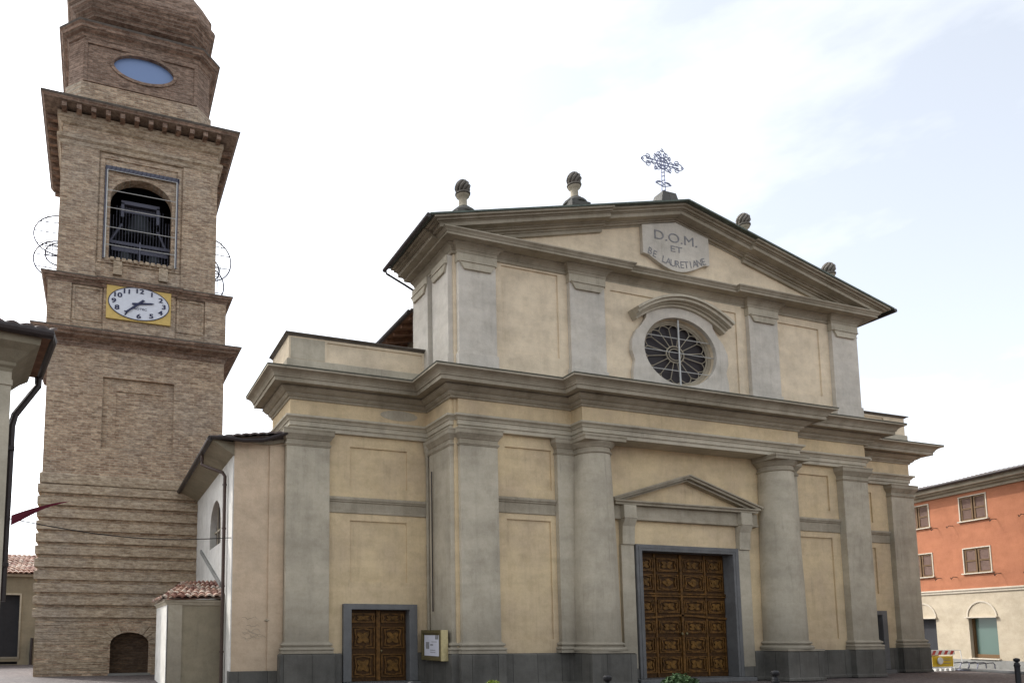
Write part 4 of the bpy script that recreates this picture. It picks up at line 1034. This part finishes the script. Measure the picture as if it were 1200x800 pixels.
# ================================================================== SIDE CHAPEL (lean-to left of the aisle)
chp = thing('side_chapel', 'small grey lean-to annex with terracotta tile roof between tower and aisle wall', 'annex', (2.7, 24.0, 0))
MB().box(1.90, 3.49, 22.1, 26.0, 0.0, 2.42).build('wall', M['olive'], chp)
MB().box(1.88, 2.30, 22.06, 22.12, 0.0, 2.40).build('pilaster', M['stucco'], chp)
MB().box(1.86, 1.899, 22.06, 26.0, 0.0, 2.40).build('lit_side_sheet', M['white_wall'], chp)  # pale sheet over the olive wall; sunlight on this face painted in
MB().sweep([(1.88, 26.0), (1.88, 22.08), (3.49, 22.08)], [(0.0, 2.36), (0.03, 2.38), (0.06, 2.44), (0.10, 2.47), (0.10, 2.52), (0.0, 2.54)], -0.3).build('cornice', M['stucco'], chp, bevel=0.004)
mb = MB(); tile_roof(mb, (1.72, 21.9, 2.56), (3.49, 21.9, 2.62), (3.49, 23.9, 3.20), (2.5, 23.9, 3.12), 0.22, 0.36, 0.06)
tile_roof(mb, (1.72, 26.0, 2.56), (1.72, 21.9, 2.56), (2.5, 23.9, 3.12), (3.0, 26.0, 3.15), 0.22, 0.36, 0.06)
mb.build('tile_roof', M['tile_red'], chp)
mb = MB(); mb.add([(3.44, 22.6, 2.95), (3.498, 22.6, 2.95), (3.498, 27.4, 4.45), (3.44, 27.4, 4.45), (3.44, 22.6, 3.09), (3.498, 22.6, 3.09), (3.498, 27.4, 4.59), (3.44, 27.4, 4.59)],
               [(0, 3, 2, 1), (4, 5, 6, 7), (0, 1, 5, 4), (1, 2, 6, 5), (2, 3, 7, 6), (3, 0, 4, 7)]); mb.build('slanting_strip', M['kerb'], chp)  # plain grey strip slanting up the aisle wall

# ================================================================== ORANGE HOUSE (right)
oh = thing('orange_house', 'orange and ivory three-storey house with brown shuttered windows right of the church', 'house', tuple(OP))
def om(mb): return mb.xform(OM)
UT, UB = -16.0, 6.0
gr_holes = []
ups = []
for uc in (-0.62, 2.20+0.02, -3.9, -6.9, -9.9, -13.0): ups.append(uc)
def arect(u0, u1, z0, z1): return [(u0, z0), (u1, z0), (u1, z1), (u0, z1)]
loc = lambda u, v, w: (u, w, v)
mb = MB(); mb.plate([arect(UT, UB, 3.42, 7.75)] + [arect(u-0.62, u+0.62, z0, z1) for u in ups for z0, z1 in ((6.34, 7.37), (4.09, 5.13))], 0.0, 0.25)
om(mb); mb.build('upper_wall', M['orange'], oh)
mb = MB()
gh = [(uc-0.64, uc+0.64) for uc in (-0.62, 2.3, -3.9, -6.9, -9.9, -13.0)]
mb.plate([arect(UT, UB, 0.0, 3.42)] + [arect(a, b, 0.50 if abs(a-1.66) > 0.1 else 0.12, 2.18) for a, b in gh] , -0.01, 0.35)
om(mb); mb.build('ground_floor_wall', M['ivory'], oh)
mb = MB(); mb.box(UT, UB, 0.26, 8.0, 0, 7.9); mb.box(UT, UB, 0.2501, 0.259, 3.5, 7.9); om(mb); mb.build('rear_wall', M['olive'], oh)
mb = MB()
for (a, b) in gh:
    cu = (a+b)/2
    pts = [(cu+0.70*math.cos(t), 2.24+0.66*math.sin(t)) for t in [PI*i/16 for i in range(17)]]
    pin = [(cu+0.64*math.cos(t), 2.24+0.60*math.sin(t)) for t in [PI*i/16 for i in range(16, -1, -1)]]
    mb.plate([pts+pin], -0.045, -0.012)
    mb.box(a-0.10, b+0.10, -0.13, -0.012, 2.182, 2.235)
    if a != gh[1][0]: mb.box(a-0.06, b+0.06, -0.10, -0.012, 0.45, 0.498)
    mb.cut()
om(mb); mb.build_each('window_surround', M['trim'], oh)
for i, (a, b) in enumerate(gh):
    m1 = MB(); m1.box(a+0.001, b-0.001, 0.22, 0.24, 0.51 if i != 1 else 0.12, 2.179); om(m1); g1 = m1.build('shop_window' if i != 1 else 'shop_door', M['glass_green'] if i != 1 else M['dark'], oh)
    m1 = MB(); m1.box(a+0.02, b-0.02, 0.16, 0.219, 0.51, 0.66); m1.box(b-0.08, b-0.002, 0.14, 0.219, 0.51, 2.17); m1.box(a+0.002, a+0.05, 0.17, 0.219, 0.51, 2.17); om(m1); m1.build('window_frame', M['shutter_edge'], g1)
mb = MB(); mb.box(UT, UB, -0.05, -0.011, 0.0, 0.43); om(mb); mb.build('base_course', M['kerb'], oh)
mb = MB(); mb.box(UT, UB, -0.06, 0.0, 3.26, 3.36); mb.box(UT, UB, -0.10, 0.0, 3.361, 3.43); om(mb); mb.build('string_course', M['trim'], oh, bevel=0.01)
for u in ups:
    for z0, z1 in ((6.34, 7.37), (4.09, 5.13)):
        m1 = MB(); m1.plate([arect(u-0.66, u+0.66, z0, z1+0.045), arect(u-0.615, u+0.615, z0+0.001, z1)], -0.02, 0.02); m1.box(u-0.72, u+0.72, -0.09, 0.02, z0-0.045, z0)
        om(m1); wf = m1.build('window', M['trim'], oh)
        m1 = MB()
        for s_ in (-1, 1):
            a, b = sorted((u+s_*0.03, u+s_*0.60))
            m1.plate([arect(a, b, z0+0.01, z1-0.01), arect(a+0.07, b-0.07, z0+0.07, (z0+z1)/2-0.03), arect(a+0.07, b-0.07, (z0+z1)/2+0.03, z1-0.07)], 0.02, 0.06); m1.cut()
        om(m1); m1.build_each('shutter_frame', M['shutter_edge'], wf)
        m1 = MB()
        for s_ in (-1, 1):
            a, b = sorted((u+s_*0.03, u+s_*0.60)); n_ = 20
            for k in range(n_):
                zz_ = z0+0.05+(z1-z0-0.1)*k/n_
                m1.add([(a+0.05, 0.03, zz_), (b-0.05, 0.03, zz_), (b-0.05, 0.06, zz_+0.045), (a+0.05, 0.06, zz_+0.045)], [(0, 1, 2, 3)])
            m1.box(a+0.05, b-0.05, 0.062, 0.07, z0+0.02, z1-0.02); m1.cut()
        om(m1); m1.build_each('shutter_slats', M['shutter'], wf)
        m1 = MB()
        for s_ in (-1, 1):
            m1.tube([(u+s_*1.02, 0.0, z0-0.12), (u+s_*1.02, -0.20, z0-0.12), (u+s_*1.02, -0.30, z0-0.22), (u+s_*1.02, -0.32, z0-0.14)], 0.014, 5); m1.cut()
        om(m1); m1.build_each('shutter_holder', M['iron'], wf)
mb = MB(); mb.box(UT, UB+0.2, -0.10, 0.1, 7.56, 7.70); mb.box(UT, UB+0.3, -0.28, 0.1, 7.70, 7.78); mb.box(UT, UB+0.4, -0.46, 0.1, 7.78, 7.97)
om(mb); mb.build('eaves_cornice', M['cornice'], oh, bevel=0.01)
mb = MB(); tile_roof(mb, (UB+0.5, -0.60, 8.02), (UT, -0.60, 8.02), (UT, 4.0, 8.75), (UB+0.5, 4.0, 8.75), 0.20, 0.36); om(mb); mb.build('roof', M['tile_dark'], oh)
mb = MB(); mb.tube([(UB+0.5, -0.62, 8.0), (UT, -0.62, 8.0)], 0.065, 8); om(mb); mb.build('gutter', M['gutter'], oh)

# ================================================================== NEAR LEFT HOUSE (only the eaves corner shows)
ang = R(9.8); LD = Vector((-math.sin(ang), math.cos(ang), 0)); LF = Vector((math.cos(ang), math.sin(ang), 0)); LP = Vector((-0.96, 14.2, 0))
LM = Matrix(((LF.x, LD.x, 0, LP.x), (LF.y, LD.y, 0, LP.y), (0, 0, 1, 0), (0, 0, 0, 1)))   # u: along front to the right, v: away; eave corner is the origin
lh = thing('eaves_house', 'beige house corner with deep soffit and dark gutter at the left edge, near the camera', 'house', tuple(LP))
mb = MB(); mb.box(-9, -0.66, 0.55, 2.35, 0, 6.45); mb.xform(LM); mb.build('wall', M['olive'], lh)
mb = MB(); mb.box(-1.15, -0.62, 0.51, 0.55, 0, 6.35); mb.box(-1.2, -0.60, 0.48, 0.55, 6.1, 6.2); mb.xform(LM); mb.build('pilaster', M['stucco'], lh)
mb = MB(); mb.sweep([(-9, 0.55), (-0.66, 0.55), (-0.66, 2.4)], [(0.0, 6.30), (0.03, 6.33), (0.05, 6.42), (0.10, 6.46), (0.10, 6.52), (0.30, 6.70), (0.46, 6.80), (0.48, 6.93)], -0.3); mb.xform(LM); mb.build('cornice', M['olive'], lh)
mb = MB(); mb.box(-9, -0.02, 0.02, 2.45, 6.935, 6.99); mb.xform(LM); mb.build('eaves_board', M['rafter'], lh)
mb = MB(); mb.tube([(-9, -0.02, 7.0), (0.0, -0.02, 7.0), (0.02, 0.3, 7.0), (0.02, 2.55, 7.0)], 0.09, 10); mb.xform(LM); mb.build('gutter', M['gutter'], lh)
mb = MB(); mb.tube([(0.0, 2.40, 6.95), (0.0, 2.40, 6.75), (-0.12, 2.38, 6.55), (-0.42, 2.34, 6.05), (-0.47, 2.32, 5.8), (-0.49, 2.30, 2.2)], 0.075, 10)
mb.box(-0.68, -0.40, 2.20, 2.30, 5.28, 5.36); mb.box(-0.68, -0.40, 2.20, 2.30, 2.9, 2.98)
mb.xform(LM); mb.build('downpipe', M['gutter'], lh)
mb = MB(); tile_roof(mb, (-9, -0.05, 7.06), (0.06, -0.05, 7.06), (-1.4, 2.4, 7.7), (-9, 2.4, 7.7), 0.24, 0.4); mb.xform(LM); mb.build('roof', M['tile_dark'], lh)

# pennant on the downpipe + street cable
fl = MB(); n_ = 12; base = LM @ Vector((-0.45, 2.2, 0))
vs = []
for i in range(n_+1):
    t = i/n_; x = base.x+0.05+1.10*t; y = base.y+0.05*math.sin(5*t); zc = 3.86+0.42*t+0.06*math.sin(PI*t); hh = 0.13*(1-t)**0.7*(0.55+0.45*math.sin(PI*min(1, t+0.45)))
    vs += [(x, y-0.006, zc-hh), (x, y-0.006, zc+hh*0.6), (x, y+0.006, zc-hh), (x, y+0.006, zc+hh*0.6)]
fs = []
for i in range(n_):
    a = i*4; b = a+4; fs += [(a, b, b+1, a+1), (a+2, a+3, b+3, b+2), (a, a+2, b+2, b), (a+1, b+1, b+3, a+3)]
fs += [(0, 1, 3, 2)]
fl.add(vs, fs)
tag(fl.build('pennant', M['flag'], origin=(base.x, base.y, 3.86)), 'maroon pointed pennant sticking out from the downpipe at the left edge', 'flag')
cb_ = MB(); A = Vector((-2.0, 16.4, 3.92)); B = Vector((3.49, 20.95, 4.26))
cb_.tube([tuple(A.lerp(B, i/20)-Vector((0, 0, 0.22*math.sin(PI*i/20)))) for i in range(21)], 0.012, 5)
tag(cb_.build('street_cable', M['iron'], origin=tuple(A)), 'thin dark cable strung across the tower front to the church aisle', 'cable')

# ================================================================== FAR HOUSE (behind, left of the tower)
fh = thing('tiled_house', 'low beige house with red tiled roof and dark openings behind the tower base', 'house', (-6.0, 40, 0))
MB().plate([rect(-12, -1.6, 0, 4.3), rect(-6.4, -3.66, 0.38, 3.4), rect(-6.4, -3.66, 0.02, 0.16) ], 40.0, 40.3).build('wall', M['olive'], fh)
MB().box(-6.5, -3.5, 40.31, 40.35, 0.0, 3.5).build('opening', M['dark'], fh)
mb = MB()
for a, b in ((-6.4, -3.6),): mb.plate([rect(a-0.08, b+0.02, 0.30, 3.48), rect(a, b-0.06, 0.38, 3.4)], 39.95, 39.999)
mb.build('opening_trim', M['stucco'], fh)
MB().box(-12.2, -1.4, 39.7, 40.3, 4.3, 4.42).build('cornice', M['stucco'], fh)
mb = MB(); tile_roof(mb, (-12.4, 39.5, 4.45), (-1.2, 39.5, 4.45), (-1.2, 43.5, 5.7), (-12.4, 43.5, 5.7), 0.24, 0.4, 0.06); mb.build('roof', M['tile_red'], fh)
MB().tube([(-3.05, 39.85, 0.0), (-3.05, 39.85, 0.6), (-3.02, 39.85, 1.3)], 0.07, 8).build('drainpipe', M['gutter'], fh)

# ================================================================== NOTICE BOARD
nb = thing('notice_board', 'glazed brass notice box with white papers on the wall right of the left side door', 'notice board', (9.36, 19.9, 0.78))
MB().box(9.235, 9.45, 19.22, 20.50, 0.80, 1.62).build('case', M['brass_dark'], nb, bevel=0.01)
MB().plate([rect(19.19, 20.53, 0.77, 1.65), rect(19.30, 20.42, 0.87, 1.55)], 9.19, 9.234, YZ(0)).build('frame', M['brass_dark'], nb, bevel=0.008)
MB().box(9.19, 9.40, 19.12, 19.188, 0.77, 1.65).build('lit_edge', M['brass'], nb, bevel=0.008)
pp_ = MB(); pp_.box(9.222, 9.234, 19.36, 20.36, 0.90, 1.50); pp_ = pp_.build('notice_paper', M['paper'], nb)
x_ = MB()
for (a, b, c_, d_) in ((20.02, 20.24, 1.10, 1.30), (19.40, 19.60, 1.38, 1.50), (19.75, 19.95, 1.20, 1.24), (19.60, 19.95, 1.00, 1.015), (19.60, 19.95, 1.06, 1.075), (19.50, 19.85, 1.30, 1.315)): x_.box(9.216, 9.221, a, b, c_, d_)
x_.build('print', M['letter'], pp_)

# ================================================================== BOLLARDS
def make_bollard(label):
    t = thing('bollard', label, 'bollard', (0, 0, 0), 'iron bollards along the square')
    b = MB(); b.lathe(0, 0, [(0.095, 0.0), (0.095, 0.05), (0.075, 0.08), (0.062, 0.12), (0.060, 0.70), (0.072, 0.71), (0.072, 0.74), (0.058, 0.75), (0.058, 0.78), (0.05, 0.80)], 24); b.build('post', M['iron'], t, smooth=True)
    c = MB(); c.lathe(0, 0, [(0.035, 0.79), (0.035, 0.82), (0.060, 0.835), (0.072, 0.865), (0.068, 0.895), (0.045, 0.915), (0.01, 0.922)], 24); c.build('knob', M['iron'], t, smooth=True)
    return t
def ground_at(px, py_top, ztop):
    f_, yaw, pitch = 866.68, 0.3401, 0.1056
    F = Vector((math.sin(yaw)*math.cos(pitch), math.cos(yaw)*math.cos(pitch), math.sin(pitch))); r_ = Vector((math.cos(yaw), -math.sin(yaw), 0)); u_ = r_.cross(F)
    d = F+r_*((px-422.78)/f_)-u_*((py_top-647.84)/f_); t = (ztop-1.6)/d.z
    return Vector((0, 0, 1.6))+d*t
spots = [((14.2, 12.4), None)]
bol = make_bollard('dark iron bollard standing before the column plinth left of the main door')
def copytree(o, parent=None):
    c = o.copy(); C.objects.link(c); c.parent = parent
    for ch in o.children: copytree(ch, c)
    return c
bs_ = [(711.5, 790.5, 'dark iron bollard standing before the column plinth left of the main door'), (908, 785, 'dark iron bollard standing before the column plinth right of the main door'),
       (1191, 770.5, 'black bollard standing before the ivory wall of the orange house'), (483, 797.5, 'dark bollard top just showing by the left side door')]
for i, (px_, py_, lb_) in enumerate(bs_):
    o = bol if i == 0 else copytree(bol)
    p = ground_at(px_, py_, 0.92); o.location = (p.x, p.y, 0); o['label'] = lb_

# ================================================================== SHRUBS
def shrub(x, y, r, h, mat, label, n=1500):
    m = MB(); vs, fs = [], []
    for i in range(n):
        a = random.uniform(0, 2*PI); ph = math.acos(random.uniform(-0.2, 1)); rr = r*(0.75+0.3*random.random())*(1+0.1*math.sin(5*a))
        c = Vector((x+rr*math.sin(ph)*math.cos(a), y+rr*math.sin(ph)*math.sin(a), h-r*0.9+rr*0.9*math.cos(ph)))
        u = Vector([random.gauss(0, 1) for _ in range(3)]).normalized()*0.035; v = Vector([random.gauss(0, 1) for _ in range(3)]).normalized()*0.025
        k = len(vs); vs += [tuple(c-u), tuple(c+v), tuple(c+u), tuple(c-v)]; fs.append((k, k+1, k+2, k+3))
    me = bpy.data.meshes.new('leaves'); 
    t = thing('shrub', label, 'shrub', (x, y, 0), 'potted shrubs on the square')
    m.add([(a-x+x, b, c) for a, b, c in vs], fs)
    # no merge for loose leaves
    me.from_pydata([(a-x, b-y, c) for a, b, c in vs], [], fs); me.materials.append(mat)
    o = bpy.data.objects.new('leaves', me); C.objects.link(o); o.parent = t
    p = MB(); p.lathe(x, y, [(0.22, 0.0), (0.30, 0.35), (0.34, 0.36), (0.34, 0.42), (0.28, 0.42)], 20); p.build('pot', M['kerb'], t, smooth=True)
    s = MB(); s.tube([(x, y, 0.4), (x, y, h-r*0.5)], 0.03, 6); s.build('stem', M['rafter'], t)
p = ground_at(797, 791, 0.95); shrub(p.x, p.y, 0.30, 0.95, M['leaf'], 'rounded dark green shrub in front of the main door')
p = ground_at(578, 797.5, 0.80); shrub(p.x, p.y, 0.13, 0.80, M['leaf_yellow'], 'yellow-green shrub tip before the plinth left of the portal', 500)

# ================================================================== ROAD BARRIER + BICYCLE RACK
rb = thing('road_barrier', 'red and white striped road barrier with yellow sign beside the church corner', 'barrier', (33.2, 21.0, 0))
YB = 21.0
mb = MB(); mb.box(32.20, 33.62, YB, YB+0.03, 0.66, 0.83); bd = mb.build('striped_board', M['white'], rb)
mb = MB()
for i in range(4):
    x = 32.22+0.36*i; mb.plate([[(x, 0.662), (x+0.17, 0.662), (x+0.30, 0.828), (x+0.13, 0.828)]], YB-0.006, YB-0.001)
mb.build('stripes', M['red'], bd)
mb = MB(); mb.box(32.25, 33.46, YB-0.02, YB+0.02, 0.17, 0.60); ys = mb.build('yellow_sign', M['sign_yellow'], rb, bevel=0.01)
mb = MB()
for z in (0.48, 0.42, 0.30): mb.box(32.85, 33.30, YB-0.026, YB-0.021, z, z+0.02)
mb.build('sign_print', M['letter'], ys)
mb = MB(); mb.lathe(0, 0, [(0.02, -0.05), (0.13, -0.03), (0.15, 0.0), (0.13, 0.04)], 20); mb.xform(Matrix.Translation((32.56, YB-0.09, 0.42)) @ Matrix.Rotation(PI/2, 4, 'X')); mb.build('warning_lamp', M['white'], ys, smooth=True)
mb = MB(); mb.tube([(32.2, YB+0.05, 0.0), (32.2, YB+0.05, 0.84), (34.05, YB+0.05, 0.84), (34.15, YB+0.05, 0.25)], 0.018, 6); mb.tube([(33.5, YB+0.05, 0.84), (33.62, YB+0.05, 0.0)], 0.018, 6)
for x in (32.35, 32.65, 32.95, 33.25): mb.box(x, x+0.18, YB-0.05, YB+0.1, 0.0, 0.10)
mb.build('barrier_legs', M['white'], rb)
bk = MB()
for k in range(4):
    y0 = 20.2+0.35*k; x0 = 33.7+0.05*k
    bk.tube([(x0-0.15, y0, 0.02), (x0, y0, 0.30), (x0+0.9, y0, 0.34), (x0+1.0, y0, 0.28), (x0+1.02, y0, 0.02)], 0.022, 6)
bk.tube([(33.55, 20.2, 0.03), (33.7, 21.3, 0.03)], 0.02, 6); bk.tube([(34.72, 20.2, 0.03), (34.87, 21.3, 0.03)], 0.02, 6)
tag(bk.build('bicycle_rack', M['iron_grey'], origin=(34.2, 20.7, 0)), 'low grey bent-tube bicycle rack in front of the ivory wall', 'bike rack')

for o in bpy.data.objects:
    if '_w' in o: del o['_w']
